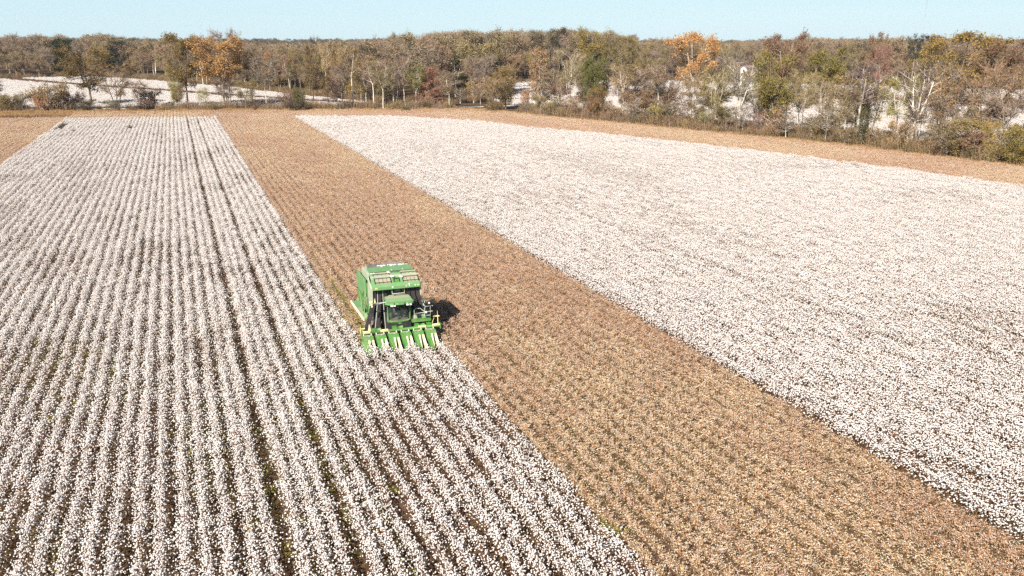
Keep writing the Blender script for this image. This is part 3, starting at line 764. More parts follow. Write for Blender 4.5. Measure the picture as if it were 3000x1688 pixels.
    # lint lying on the hood and roof
    for c, s_ in (((-.30, 2.55, 5.26), (.16, .26, .05)), ((-.36, 2.92, 5.46), (.16, .14, .06)), ((.46, 2.45, 5.20), (.10, .22, .05)), ((.35, 4.86, 5.52), (.25, .09, .05)), ((-.45, 4.90, 5.52), (.3, .07, .04)), ((1.05, 4.84, 5.52), (.28, .06, .04)), ((-1.55, 2.95, 5.45), (.2, .07, .04)), ((-1.86, 3.2, 4.9), (.04, .12, .12))):
        t = MB(); n = 26
        P_ = np.array(c) + rng.normal(0, .5, (n, 3)) * np.array(s_)
        t.copies(ICL_V, ICL_F, P_, rng.uniform(.03, .075, (n, 3)), rot_random(rng, n)); t.obj('lint_tuft', M_LINT, up)
    for x, z, w_, m_ in ((-1.62, 4.575, .22, M_YEL), (-.35, 4.60, .12, M_WHITE), (.72, 4.60, .10, M_YEL), (.98, 4.61, .11, M_WHITE), (1.42, 4.6, .10, M_WHITE), (1.64, 4.6, .16, M_YEL)):
        t = MB(); t.box((x, 1.694, z), (w_, .008, .075)); t.obj('sticker', m_, hood)
    t = MB(); t.add(ICO_V * .075 + np.array([.98, 1.70, 4.72]), ICO_F, 0, True); t.obj('round_lamp', M_LAMP, hood)
    # frame and boxes under the hood, between the ducts
    t = MB(); t.tube([(-.35, 2.0, 4.5), (-.35, 1.95, 3.98), (.62, 1.95, 3.98), (.62, 2.0, 4.5)], .045, 6); t.obj('roof_frame', M_RAIL, hood)
    t = MB(); t.box((-.15, 2.9, 3.78), (.42, .35, .40)); t.obj('fan_box', M_GREEND, root, bevel=.02)
    t = MB(); t.box((.25, 2.75, 3.92), (.44, .3, .62)); t.obj('fan_box', M_SEAT, root, bevel=.03)
    t = MB(); t.box((.72, 2.85, 4.0), (.18, .2, .3)); t.obj('fan_box', M_SCREEN, root, bevel=.02)
    # ---- chassis, engine, catwalk
    t = MB(); t.box((0, 4.2, 1.55), (1.7, 6.2, .7)); t.box((0, 2.95, 2.6), (3.3, .12, 2.6)); t.box((0, 1.9, 1.0), (4.6, .25, .3)); t.obj('chassis', M_DARK, root)
    t = MB(); t.box((0, 8.0, 2.35), (2.7, 2.2, 1.5)); en = t.obj('engine_housing', M_GREEN, root, bevel=.05)
    t = MB(); t.tube([(.9, 7.6, 3.05), (.9, 7.6, 3.75)], .07, 8); t.obj('exhaust', M_DARK, en)
    t = MB(); t.box((-1.88, 6.6, 1.55), (.72, 5.4, .10)); cw = t.obj('catwalk', M_GREENT, root)
    t = MB(); t.box((-2.26, 6.6, 1.57), (.09, 5.5, .20)); t.obj('catwalk_edge', M_CREAM, cw)
    t = MB(); t.box((-1.86, 6.3, 1.625), (.55, 1.5, .05)); t.obj('catwalk_mat', M_SCREEN, cw)
    t = MB(); t.hexa([(-2.2, 4.05, 1.6), (-1.55, 4.05, 1.6), (-1.55, 5.3, 1.6), (-2.2, 5.3, 1.6)], [(-2.05, 4.2, 1.95), (-1.55, 4.2, 2.1), (-1.55, 5.3, 2.1), (-2.1, 5.3, 1.95)]); t.obj('battery_box', M_GREEND, cw)
    for z in (.6, 1.05):
        t = MB(); t.box((-2.1, 3.75 + (1.5 - z) * .1, z), (.5, .18, .05)); t.obj('step', M_GREEN, cw)
    # wheels
    def wheel(x, y, r, wd):
        a = np.linspace(0, 2 * math.pi, 29)[:-1]
        m = MB(); prof = [(-.5, .62), (-.48, .92), (-.36, 1.0), (.36, 1.0), (.48, .92), (.5, .62)]
        V = np.array([[(x + p * wd, y + r * q_ * math.cos(t_), r + r * q_ * math.sin(t_)) for p, q_ in prof] for t_ in a])
        n, k = V.shape[:2]
        m.add(V.reshape(-1, 3), [[i * k + j, i * k + j + 1, ((i + 1) % n) * k + j + 1, ((i + 1) % n) * k + j] for i in range(n) for j in range(k - 1)], 0, True)
        for i in range(22):
            t_ = i * 2 * math.pi / 22
            for s_ in (-1, 1):
                m.box((x + s_ * wd * .22, y + math.cos(t_ + s_ * .07) * r, r + math.sin(t_ + s_ * .07) * r), (wd * .42, .07, .10), rx=t_ + math.pi / 2)
        ty = m.obj('tyre', M_RUB, wh)
        m = MB(); m.tube([(x - wd * .3, y, r), (x + wd * .3, y, r)], r * .63, 20); m.tube([(x - wd * .42, y, r), (x + wd * .42, y, r)], r * .2, 12); m.obj('rim', M_YEL, wh)
    for x, y, r, wd in ((-1.75, 3.1, .93, .52), (1.75, 3.1, .93, .52), (-1.12, 3.1, .93, .52), (1.12, 3.1, .93, .52), (-1.45, 8.4, .68, .42), (1.45, 8.4, .68, .42)):
        wh = bpy.data.objects.new('wheel', None); COL.objects.link(wh); wh.parent = root
        wheel(x, y, r, wd)
    return root
build_harvester()

# ---------------------------------------------------------------- trees
def profile(shape, t):
    t = np.asarray(t, float)
    if shape == 'oval': return np.sqrt(np.clip(1 - (2 * t - .9) ** 2 / 1.21, 0.02, 1))
    if shape == 'round': return np.sqrt(np.clip(1 - (2 * t - 1) ** 2 * .96, 0.02, 1))
    if shape == 'cone': return np.clip(1.02 - t, .05, 1) ** .85
    if shape == 'vase': return .25 + .85 * np.sin(np.clip(t, 0, 1) * 2.35) * (t ** .5)
    if shape == 'narrow': return .55 + .45 * np.sqrt(np.clip(1 - (2 * t - 1) ** 2, 0, 1)) - .25 * t
    if shape == 'flat': return .35 + .75 * np.clip(t * 1.8, 0, 1) * np.sqrt(np.clip(1.12 - t ** 3, 0, 1))
    return np.ones_like(t)

def grow(seed, H=20., cb=.3, cr=5., shape='oval', nl=26, tr=.28, leaders=1, fork=.35, lean=0., nleaf=2600, ls=.36, clump=.55, subs=6, tw=8, twl=1.5, rise=.35, wig=.03, tww=.05, stems=1, dead=0.):
    """one tree: tapered trunk with limbs (first mesh) and a crown of twigs and leaves (second mesh)"""
    rng = np.random.default_rng(seed); T = MB(); Cn = MB()
    axes = []
    for s in range(stems):
        a0 = rng.uniform(0, 6.28) if stems == 1 else s * 6.28 / stems + rng.uniform(-.4, .4)
        off = 0 if stems == 1 else .25 + rng.uniform(0, .4)
        spread = 0 if stems == 1 else cr * rng.uniform(.35, .7)
        nz = 7; zf = fork if leaders > 1 else (.93 if stems == 1 else rng.uniform(.75, .95))
        zs = np.linspace(0, H * zf, nz)
        px = off * math.cos(a0) + spread * math.cos(a0) * (zs / H) ** 1.2 + lean * zs + np.cumsum(rng.normal(0, wig * H / nz, nz)) * (zs > 0)
        py = off * math.sin(a0) + spread * math.sin(a0) * (zs / H) ** 1.2 + np.cumsum(rng.normal(0, wig * H / nz, nz)) * (zs > 0)
        tr_s = tr / math.sqrt(stems)
        rr = tr_s * (1 - .88 * (zs / H) ** .9); rr[0] *= 1.35
        tk = np.stack([px, py, zs], 1)
        T.tube(tk, rr, 7, 0, cap=False)
        if leaders == 1: axes.append((tk, rr, a0))
        else:
            for l in range(leaders):
                a = a0 + l * 6.283 / leaders + rng.uniform(-.5, .5); nz2 = 6
                u = np.linspace(0, 1, nz2); hh = H * rng.uniform(.86, .97)
                z2 = tk[-1, 2] + (hh - tk[-1, 2]) * u; so = cr * rng.uniform(.3, .62)
                x2 = tk[-1, 0] + so * math.cos(a) * u ** .75 + np.cumsum(rng.normal(0, wig * H / 8, nz2)) * (u > 0)
                y2 = tk[-1, 1] + so * math.sin(a) * u ** .75 + np.cumsum(rng.normal(0, wig * H / 8, nz2)) * (u > 0)
                lead = np.stack([x2, y2, z2], 1); r2 = rr[-1] * .8 * (1 - .85 * u) + .02
                T.tube(lead, r2, 6, 0, cap=False); axes.append((lead, r2, a))
    zc0 = cb * H; subsA = []; subsB = []; tipA = []
    for i in range(nl):
        tk, rr, a0 = axes[i % len(axes)]
        zlo = max(zc0, tk[0, 2]); zhi = tk[-1, 2]
        if zhi <= zlo: continue
        z = zlo + (zhi - zlo) * ((i + rng.uniform(0, 1)) / nl if len(axes) == 1 else rng.uniform(0, 1) ** .85)
        x = np.interp(z, tk[:, 2], tk[:, 0]); y = np.interp(z, tk[:, 2], tk[:, 1]); r = np.interp(z, tk[:, 2], rr)
        t = (z - zc0) / (H - zc0)
        reach = cr * float(profile(shape, t)) * rng.uniform(.62, 1.1)
        az = i * 2.4 + rng.uniform(-.5, .5) if len(axes) == 1 else a0 + rng.normal(0, 1.15)
        if len(axes) > 1: reach *= .8
        rz = rise * reach * rng.uniform(.4, 1.5)
        if z + rz > H: rz = max(0., H - z)
        E_ = np.array([x + math.cos(az) * reach, y + math.sin(az) * reach, z + rz])
        S_ = np.array([x, y, z]); M_ = (S_ + E_) / 2 + np.array([rng.normal(0, .1) * reach, rng.normal(0, .1) * reach, reach * .07 * rng.uniform(-1, 1.4)])
        u = np.linspace(0, 1, 5)[:, None]
        L_ = (1 - u) ** 2 * S_ + 2 * u * (1 - u) * M_ + u ** 2 * E_
        lr = np.linspace(max(.035, min(r * .62, .13)), .022, 5)
        T.tube(L_, lr, 5, 0, cap=False)
        d = (E_ - S_) / max(1e-6, np.linalg.norm(E_ - S_))
        for s in range(subs):
            k = rng.uniform(.25, 1.)
            p = (1 - k) ** 2 * S_ + 2 * k * (1 - k) * M_ + k ** 2 * E_
            dd = d + rng.normal(0, .75, 3); dd[2] += .25; dd /= np.linalg.norm(dd)
            ln = rng.uniform(.5, 1.) * (.30 * reach + .9)
            subsA.append(p); subsB.append(p + dd * ln)
    A = np.array(subsA); B = np.array(subsB); ns = len(A)
    T.ribbons(A, B, .07, rng, 0, .035)
    k = rng.integers(0, ns, ns * tw); u = rng.uniform(.25, 1, ns * tw)[:, None]
    P0 = A[k] * (1 - u) + B[k] * u
    dd = (B - A)[k]; dd /= np.linalg.norm(dd, axis=1, keepdims=True)
    dd = dd + rng.normal(0, .75, dd.shape); dd[:, 2] += .15; dd /= np.linalg.norm(dd, axis=1, keepdims=True)
    P1 = P0 + dd * (rng.uniform(.4, 1.1, len(k)) * twl)[:, None]
    P1[:, 2] = np.maximum(P1[:, 2], .15)
    Cn.ribbons(P0, P1, tww, rng, 0, tww * .5)
    if nleaf:
        # leaves gather round some of the twigs, so that crowns have dense clumps and gaps
        wgt = rng.gamma(1.5, 1., ns); wgt /= wgt.sum()
        sk = rng.choice(ns, nleaf, p=wgt)
        v = rng.uniform(.2, 1.25, nleaf)[:, None]
        Q = A[sk] * (1 - v) + B[sk] * v + rng.normal(0, clump, (nleaf, 3)) * np.array([1, 1, .75])
        Q[:, 2] = np.maximum(Q[:, 2], .1)
        Cn.leaves(Q, ls, rng, 1, flat=.35)
    return T, Cn

class Kind: pass
KINDS = {}
def kind(name, seeds, H, cr, **kw):
    out = []
    for s in seeds:
        T, Cn = grow(s, H=H, cr=cr, **kw)
        k = Kind(); k.name = name; k.H = H; k.cr = cr; k.T = T.mesh('trunk', [M_BARK]); k.C = Cn.mesh('crown', [M_TWIG, M_LEAF])
        out.append(k)
    KINDS[name] = out
kind('oak', (1, 2, 3, 4), 18, 6.2, cb=.26, shape='round', nl=34, leaders=3, fork=.3, tr=.36, nleaf=7600, ls=.40, clump=.6)
kind('orange_oak', (8,), 20, 6.4, cb=.24, shape='round', nl=46, leaders=3, fork=.28, tr=.42, nleaf=12000, ls=.40, clump=.62)
kind('oak_thin', (5, 6, 7), 18, 5.6, cb=.28, shape='oval', nl=30, leaders=2, fork=.38, tr=.30, nleaf=4200, ls=.36, clump=.6, tw=9)
kind('bare', (11, 12, 13, 14, 15), 18, 4.8, cb=.28, shape='oval', nl=30, leaders=2, fork=.42, tr=.24, nleaf=1500, ls=.28, tw=14, subs=7, twl=1.7, rise=.6, tww=.055)
kind('vase', (21, 22, 23), 13, 5.4, cb=.30, shape='vase', nl=34, stems=3, tr=.30, nleaf=1500, ls=.28, tw=13, rise=.9, twl=1.5)
kind('round', (31, 32, 33), 12, 4.6, cb=.12, shape='round', nl=34, tr=.26, nleaf=6400, ls=.34, clump=.55)
kind('cedar', (41, 42), 17, 3.9, cb=.04, shape='cone', nl=54, tr=.28, nleaf=7600, ls=.40, clump=.40, subs=7, tw=4, rise=.05)
kind('evergreen', (44, 45), 18, 5.2, cb=.03, shape='oval', nl=60, tr=.3, nleaf=11000, ls=.42, clump=.5, subs=7, tw=4, rise=.2)
kind('cypress', (51,), 16, 5.0, cb=.08, shape='cone', nl=50, tr=.3, nleaf=8000, ls=.34, clump=.32, subs=7, tw=5, rise=.0)
kind('sycamore', (61, 62, 63), 21, 5.0, cb=.38, shape='oval', nl=24, leaders=2, fork=.5, tr=.36, nleaf=2200, ls=.36, tw=9, rise=.6)
kind('forked', (64, 65), 17, 6.6, cb=.36, shape='flat', nl=24, leaders=3, fork=.34, tr=.46, nleaf=1000, ls=.34, tw=12, rise=.6, wig=.05)
kind('fan', (71,), 18, 4.6, cb=.4, shape='vase', nl=34, stems=3, tr=.28, nleaf=2200, ls=.30, tw=13, rise=1.4)
kind('narrow', (81, 82, 83), 17, 2.6, cb=.2, shape='narrow', nl=30, tr=.2, nleaf=1900, ls=.34, tw=8, rise=.7)
kind('sapling', (91, 92, 93, 94), 8, 1.9, cb=.30, shape='oval', nl=20, tr=.12, nleaf=800, ls=.26, tw=9, twl=.9, rise=.7, subs=5, wig=.045)
kind('shrub', (101, 102, 103, 104), 4.2, 2.6, cb=.06, shape='round', nl=34, stems=4, tr=.14, nleaf=2600, ls=.23, tw=8, twl=.7, rise=.5, subs=5, clump=.3)
kind('pine', (111, 112), 22, 3.6, cb=.55, shape='oval', nl=22, tr=.28, nleaf=2600, ls=.4, clump=.45, subs=6, tw=6, rise=.2)

PALE = (0.634, 0.563, 0.458); GREY = (0.352, 0.288, 0.224); BROWN = (0.195, 0.135, 0.098); DARKB = (0.096, 0.072, 0.060)
OLIVE = (0.231, 0.173, 0.065); OLIVG = (0.181, 0.173, 0.050); YELOL = (0.323, 0.246, 0.077); TAN = (0.331, 0.223, 0.112); RUST = (0.308, 0.181, 0.112)
ORANGE = (0.370, 0.219, 0.104); REDB = (0.262, 0.146, 0.104); DKGRN = (0.041, 0.059, 0.032); YEL = (0.424, 0.300, 0.092); MAUVE = (0.293, 0.208, 0.158); PALEYEL = (0.431, 0.354, 0.169); DKOL = (0.111, 0.098, 0.047)
rngT = np.random.default_rng(77)
TREES = []
def find_height(bx, by, z0, ytop):
    lo, hi = z0, z0 + 60
    for _ in range(40):
        mid = (lo + hi) / 2
        if proj((bx, by, mid))[1][0] > ytop: lo = mid
        else: hi = mid
    return lo - z0

def plant_at(kindname, var, P, height, width, leaf, bark, label, name='tree', cat='tree', group=None, rz=None, share=None):
    k = KINDS[kindname][var % len(KINDS[kindname])]
    o = empty(name, (P[0], P[1], P[2] - .05), label, cat, group)
    rz = rngT.uniform(0, 6.283) if rz is None else rz
    o.rotation_euler = (0, 0, rz)
    o.scale = (width / (2 * k.cr), width / (2 * k.cr), height / k.H)
    t = bpy.data.objects.new('trunk', k.T); c = bpy.data.objects.new('crown', k.C)
    for x in (t, c): COL.objects.link(x); x.parent = o
    j = rngT.uniform(.88, 1.12, 3)
    t.color = (*bark, 1); c.color = (*(np.array(leaf) * j * rngT.uniform(.68, 1.22)), 1)
    TREES.append(dict(o=o, P=np.array(P), h=height, w=width, kind=kindname))
    return o

def plant(kindname, var, x3, ytop3, w3, leaf, bark, label, yb=None, d=None, rz=None, **kw):
    """a tree of the photograph: x, top and width measured there (3000 px wide), with its foot on the ground or a distance d in metres"""
    if yb is not None:
        P = gnd(x3 * S3, yb * S3, 0.)
        P[2] = terrain(P[0], P[1])
    else:
        r = ray(x3 * S3, VPY); r = r / np.linalg.norm(r[:2]); dd = d / math.cos(math.atan2(r[0], r[1]) - YAW)
        P = np.array([r[0] * dd, r[1] * dd, 0.]); P[2] = terrain(P[0], P[1])
    zc = proj(P)[2][0]
    h = find_height(P[0], P[1], P[2], ytop3 * S3)
    return plant_at(kindname, var, P, h, w3 * S3 * zc / F, leaf, bark, label, rz=rz, **kw)

SH = dict(name='shrub', cat='shrub')
HERO = [
 # left row along the road
 ('oak', 0, 268, 144, 130, OLIVE, BROWN, 'tall olive oak standing alone before the far white field, its trunk bare below', dict(yb=311)),
 ('vase', 0, 345, 190, 118, OLIVE, DARKB, 'bare multi-stemmed tree with an olive cap, leaning stems on the field edge', dict(yb=328)),
 ('shrub', 0, 150, 254, 95, OLIVE, BROWN, 'olive thicket with yellow left side beside the gravel road', dict(yb=325, **SH)),
 ('shrub', 1, 212, 272, 62, MAUVE, BROWN, 'grey brown scrub right of the olive thicket by the road', dict(yb=322, **SH)),
 ('shrub', 2, 30, 280, 58, YELOL, BROWN, 'yellow olive bush at the left end of the road', dict(yb=327, **SH)),
 ('shrub', 3, 58, 286, 40, MAUVE, DARKB, 'dark mauve bush beside the yellow olive bush at the road end', dict(yb=327, **SH)),
 ('round', 0, -28, 236, 84, (.07, .035, .035), DARKB, 'dark maroon tree cut by the left edge of the picture', dict(yb=322)),
 ('sapling', 0, 417, 243, 44, TAN, GREY, 'thin brown sapling between the bare multi-stemmed tree and the dark green bush', dict(yb=323)),
 ('shrub', 2, 447, 268, 44, TAN, BROWN, 'brown bush at the foot of the thin sapling by the road', dict(yb=321, **SH)),
 ('shrub', 0, 496, 300, 30, DKOL, DARKB, 'low dark green bush on the verge of the gravel road', dict(yb=317, **SH)),
 ('oak', 3, 551, 108, 106, OLIVE, BROWN, 'tall brown and olive tree with a deep fork left of the big orange tree', dict(yb=315)),
 ('round', 2, 520, 205, 44, YELOL, BROWN, 'low yellow olive growth left of the deep forked trunk', dict(yb=314)),
 ('sapling', 1, 528, 256, 30, ORANGE, GREY, 'small orange sapling under the brown and olive tree', dict(yb=317)),
 ('sapling', 2, 597, 262, 34, PALEYEL, GREY, 'thin pale sapling between the deep forked trunk and the big orange tree', dict(yb=316)),
 ('orange_oak', 0, 655, 104, 150, ORANGE, GREY, 'largest tree of the row, broad and bright orange brown with pale limbs', dict(yb=317)),
 ('bare', 0, 676, 92, 80, MAUVE, GREY, 'bare mauve crown showing over the right shoulder of the big orange tree', dict(yb=309)),
 ('vase', 1, 664, 225, 92, MAUVE, BROWN, 'dark brown multi-stemmed brush tree at the foot of the big orange tree', dict(yb=320)),
 ('oak_thin', 1, 722, 236, 64, OLIVE, BROWN, 'low olive tree right of the big orange tree', dict(yb=323)),
 ('bare', 1, 780, 168, 84, MAUVE, PALE, 'grey tree on paired thin white trunks right of the low olive tree', dict(yb=316)),
 ('bare', 2, 742, 150, 70, OLIVE, GREY, 'olive grey twiggy tree between the big orange tree and the white paired trunks', dict(yb=312)),
 ('shrub', 1, 846, 268, 46, RUST, BROWN, 'reddish brown bush before the white strip of the far field', dict(yb=320, **SH)),
 ('shrub', 3, 879, 263, 36, OLIVG, DARKB, 'upright green and brown bush beside the reddish brown bush', dict(yb=326, **SH)),
 ('shrub', 0, 868, 296, 44, (.10, .06, .04), DARKB, 'low dark bramble under the upright green bush', dict(yb=328, **SH)),  # bush added to stand in for the dark shaded opening under the brush
 ('sapling', 3, 990, 238, 36, (.12, .06, .045), DARKB, 'short dark brown tree standing on the field edge', dict(yb=324)),
 ('sycamore', 0, 1035, 134, 70, TAN, PALE, 'tall slender sycamore with a straight white trunk above the fallen log', dict(yb=315)),
 ('bare', 3, 1072, 185, 70, OLIVE, PALE, 'twiggy olive tree between the two white trunked sycamores', dict(yb=312)),
 ('sycamore', 1, 1098, 178, 66, MAUVE, PALE, 'shorter sycamore whose white trunk forks halfway, right of the slender one', dict(yb=318)),
 ('sapling', 1, 1086, 250, 26, DKOL, DARKB, 'small dark stemmed tree in front of the shorter sycamore', dict(yb=314)),
 ('vase', 2, 1157, 178, 84, MAUVE, PALE, 'grey mauve tree with several pale spreading stems left of the olive tree', dict(yb=317)),
 ('oak', 2, 1218, 186, 70, OLIVE, PALE, 'leafy olive tree on a pale trunk close left of the rust cypress', dict(yb=314)),
 ('cypress', 0, 1265, 190, 100, RUST, BROWN, 'rust coloured cone of a cypress at the corner of the cotton', dict(yb=314)),
 ('shrub', 2, 1186, 312, 24, OLIVG, BROWN, 'small round olive bush alone on the dry verge', dict(yb=328, **SH)),
 ('forked', 0, 1332, 164, 72, OLIVG, PALE, 'olive topped tree with bare white forked limbs in the far white field', dict(d=400)),
 ('sapling', 0, 1349, 262, 40, MAUVE, PALE, 'thin pale sapling nearest to the rust cypress on its right', dict(yb=303)),
 ('sapling', 2, 1388, 244, 40, YELOL, PALE, 'yellow green topped sapling before the far white field', dict(yb=302)),
 ('sapling', 3, 1408, 252, 40, RUST, GREY, 'reddish brown sapling right of the yellow green topped one', dict(yb=306)),
 ('vase', 0, 1440, 235, 80, TAN, BROWN, 'reddish grey brush tree where the right tree line begins', dict(yb=322)),
 ('shrub', 1, 1448, 298, 52, OLIVE, BROWN, 'low olive bush at the beginning of the right tree line', dict(yb=328, **SH)),
 ('narrow', 0, 1578, 144, 56, ORANGE, PALE, 'tall narrow orange tree on a thin pale trunk left of the pale fan tree', dict(yb=330)),
 ('round', 1, 1482, 196, 70, TAN, BROWN, 'golden brown round tree at the right end of the far white strip', dict(yb=320)),
 ('fan', 0, 1668, 150, 78, PALEYEL, PALE, 'pale yellow fan shaped tree with whitish stems in the right tree line', dict(yb=338)),
 ('round', 0, 1740, 178, 78, OLIVG, BROWN, 'dense round olive green tree right of the pale fan tree', dict(yb=345)),
 ('round', 2, 1752, 262, 72, YELOL, BROWN, 'low yellow olive tree under the dense round olive one', dict(yb=352)),
 ('sycamore', 2, 1820, 182, 80, TAN, PALE, 'brown tree on a pale straight trunk, left of two in the right tree line', dict(yb=355)),
 ('sycamore', 0, 1925, 190, 78, MAUVE, PALE, 'brown tree on a pale straight trunk, right of two in the right tree line', dict(yb=366)),
 ('oak', 3, 2040, 104, 118, (.46, .31, .125), PALE, 'broad golden orange crown rising to the skyline behind the right tree line', dict(d=330)),
 ('forked', 1, 2165, 168, 112, MAUVE, PALE, 'big grey brown tree with a pale trunk leaning left', dict(yb=392)),
 ('round', 0, 2122, 316, 62, OLIVG, BROWN, 'bright olive bush tree at the foot of the left leaning pale trunk', dict(yb=389)),
 ('oak', 1, 2262, 158, 120, YELOL, BROWN, 'large yellow olive tree on a dark upright trunk in the right tree line', dict(yb=404)),
 ('oak', 2, 2432, 142, 118, YELOL, BROWN, 'yellow olive tree with a dark forked trunk standing farther back in the white field', dict(d=250)),
 ('oak', 0, 2304, 103, 112, RUST, GREY, 'round rust brown oak on the skyline', dict(d=400)),
 ('bare', 4, 2470, 260, 66, OLIVE, PALE, 'tree with a cluster of pale thin trunks right of the large yellow olive tree', dict(yb=422)),
 ('sycamore', 1, 2508, 190, 120, MAUVE, PALE, 'tall grey brown sycamore with a pale bending trunk left of the great forked tree', dict(yb=423)),
 ('bare', 1, 2345, 215, 64, TAN, BROWN, 'brown twiggy tree on a dark trunk right of the large yellow olive tree', dict(yb=410)),
 ('bare', 0, 2400, 240, 70, TAN, PALE, 'twiggy tree on a bending pale trunk before the white field', dict(yb=412)),
 ('forked', 0, 2661, 204, 186, MAUVE, PALE, 'great forked tree with whitish trunk and wide bare limbs', dict(yb=446)),
 ('narrow', 1, 2735, 228, 60, YEL, GREY, 'golden yellow narrow tree right of the great forked tree', dict(yb=440)),
 ('oak', 3, 2816, 104, 182, YELOL, BROWN, 'very broad spreading olive oak on the skyline at the right', dict(d=330)),
 ('oak', 2, 2950, 120, 130, RUST, GREY, 'broad rust brown oak at the right edge of the skyline', dict(d=320)),
 ('vase', 1, 2890, 206, 170, TAN, DARKB, 'wide brown tree with dark curving stems near the right edge', dict(yb=462)),
 ('round', 1, 2818, 352, 118, PALEYEL, BROWN, 'pale yellow green bush tree below the dark curving stems', dict(yb=466)),
 ('round', 2, 2968, 380, 90, YELOL, BROWN, 'yellow olive bush tree at the right edge of the picture', dict(yb=488)),
 # landmarks of the woods behind
 ('evergreen', 0, 182, 112, 96, DKGRN, DARKB, 'dark evergreen at the left end of the far woods, left of two', dict(d=612)),
 ('evergreen', 1, 352, 116, 100, DKGRN, DARKB, 'dark evergreen behind the tall olive oak, right of two', dict(d=612)),
 ('sycamore', 2, 447, 108, 62, TAN, (.75, .70, .62), 'tree with a bright white trunk at the top of the far left white field', dict(d=585)),
 ('narrow', 2, 908, 138, 42, OLIVE, DARKB, 'tall narrow olive tree wrapped in dark ivy in the woods left of centre', dict(d=360)),
 ('bare', 2, 922, 112, 34, (.14, .09, .09), DARKB, 'dead topped dark tree sticking up over the skyline left of centre', dict(d=430)),
 ('sycamore', 1, 948, 124, 36, PALEYEL, PALE, 'pale topped tree with a thin white trunk on the skyline left of centre', dict(d=400)),
 ('oak_thin', 1, 1176, 101, 58, TAN, GREY, 'ragged golden brown crown breaking the skyline above the cotton corner', dict(d=500)),
 ('oak_thin', 2, 2190, 203, 34, TAN, GREY, 'tan thin tree right in front of the small white house', dict(d=425)),
 ('bare', 1, 2212, 196, 36, MAUVE, GREY, 'mauve bare tree hiding the right side of the small white house', dict(d=430)),
 ('cedar', 0, 1410, 178, 38, (.035, .06, .03), DARKB, 'small dark green conifer at the top of the far white strip', dict(d=560)),
 ('oak_thin', 2, 1352, 96, 56, RUST, GREY, 'rusty red tree on the skyline above the white forked limbs, left of two', dict(d=620)),
 ('oak_thin', 0, 1420, 106, 50, REDB, GREY, 'rusty red tree on the skyline above the dark green conifer, right of two', dict(d=630)),
 ('oak', 3, 1636, 87, 50, DKOL, DARKB, 'dark olive round crown at the highest part of the skyline', dict(d=600)),
 ('oak', 1, 1740, 88, 96, YELOL, GREY, 'wide yellow olive crown on the skyline right of the dark round one', dict(d=560)),
 ('oak', 0, 1830, 112, 80, OLIVE, GREY, 'domed olive crown on the skyline sloping down to its right', dict(d=520)),
 ('oak_thin', 1, 2590, 138, 60, REDB, GREY, 'red leaved low tree in the woods right of the rust brown oak', dict(d=360)),
 ('oak', 2, 2580, 100, 62, RUST, GREY, 'rust topped oak on the skyline above the red leaved tree', dict(d=420)),
 ('pine', 0, 2682, 98, 46, (.06, .075, .05), GREY, 'feathery pine on the skyline, left of two', dict(d=450)),
 ('pine', 1, 2735, 97, 50, (.10, .085, .07), GREY, 'grey feathery pine on the skyline, right of two', dict(d=450)),
]
for hk in HERO:
    kn, var, x3, yt, w3, lf, bk, lab, kw = hk
    plant(kn, var, x3, yt, w3, lf, bk, lab, **kw)
N_HERO = len(TREES)
LM = [(proj(t['P'])[0][0], t['w'] * F / proj(t['P'])[2][0], np.linalg.norm(t['P'][:2])) for t, h_ in zip(TREES, HERO) if 'd' in h_[8]]
LM2 = [(proj(t['P'])[0][0], t['w'] * F / proj(t['P'])[2][0], np.linalg.norm(t['P'][:2])) for t in TREES]
def hides_hero(P, k=.36):
    x = proj(P)[0][0]; d = np.linalg.norm(P[:2])
    return any(abs(x - lx) < lw * k and ld - 70 < d < ld + 3 for lx, lw, ld in LM2)
def hides_landmark(P):
    x = proj(P)[0][0]; d = np.linalg.norm(P[:2])
    return any(abs(x - lx) < lw * .5 and ld - 140 < d < ld + 6 for lx, lw, ld in LM)
HLM = [(proj(t['P'])[0][0], t) for t in TREES]

# -------- the rest of the trees, placed along the edges; each is described by its look and the landmark tree beside it
PAL_WOOD = [(OLIVE, 'olive', 18), (TAN, 'tan', 20), (MAUVE, 'mauve grey', 24), (RUST, 'rust brown', 9), (YELOL, 'yellow olive', 12), (ORANGE, 'orange brown', 7), (DKOL, 'dark olive', 5), (REDB, 'dull red', 2), (PALEYEL, 'straw coloured', 6)]
pw = np.array([p[2] for p in PAL_WOOD], float); pw /= pw.sum()
FILL = []
def fill(zone, kinds, P, h, wd, bark, name='tree', pal=None):
    pal_ = PAL_WOOD if pal is None else pal
    q = np.array([p[2] for p in pal_], float); q /= q.sum()
    c = pal_[rngT.choice(len(pal_), p=q)]
    if pal is None and zone.startswith('wood') and proj(P)[0][0] < 150: c = [(DKOL, 'dark olive', 1), (OLIVE, 'olive', 1), (DKOL, 'dark olive', 1), (MAUVE, 'mauve grey', 1), (TAN, 'tan', 1)][rngT.integers(0, 5)]
    kn = kinds[rngT.integers(0, len(kinds))]; var = int(rngT.integers(0, len(KINDS[kn])))
    cl = c[0] if kn != 'bare' or c[1] not in ('orange brown', 'straw coloured') else MAUVE
    nm = c[1] if cl is c[0] else 'mauve grey'
    bn = [n for n, b in (('pale', PALE), ('grey', GREY), ('brown', BROWN), ('dark', DARKB)) if b is bark][0]
    o = plant_at(kn, var, P, h, wd, cl, bark, '', name=name, cat=name)
    FILL.append(dict(o=o, zone=zone, kind=kn, col=nm, bark=bn, P=np.array(P), h=h, x=proj(P)[0][0]))

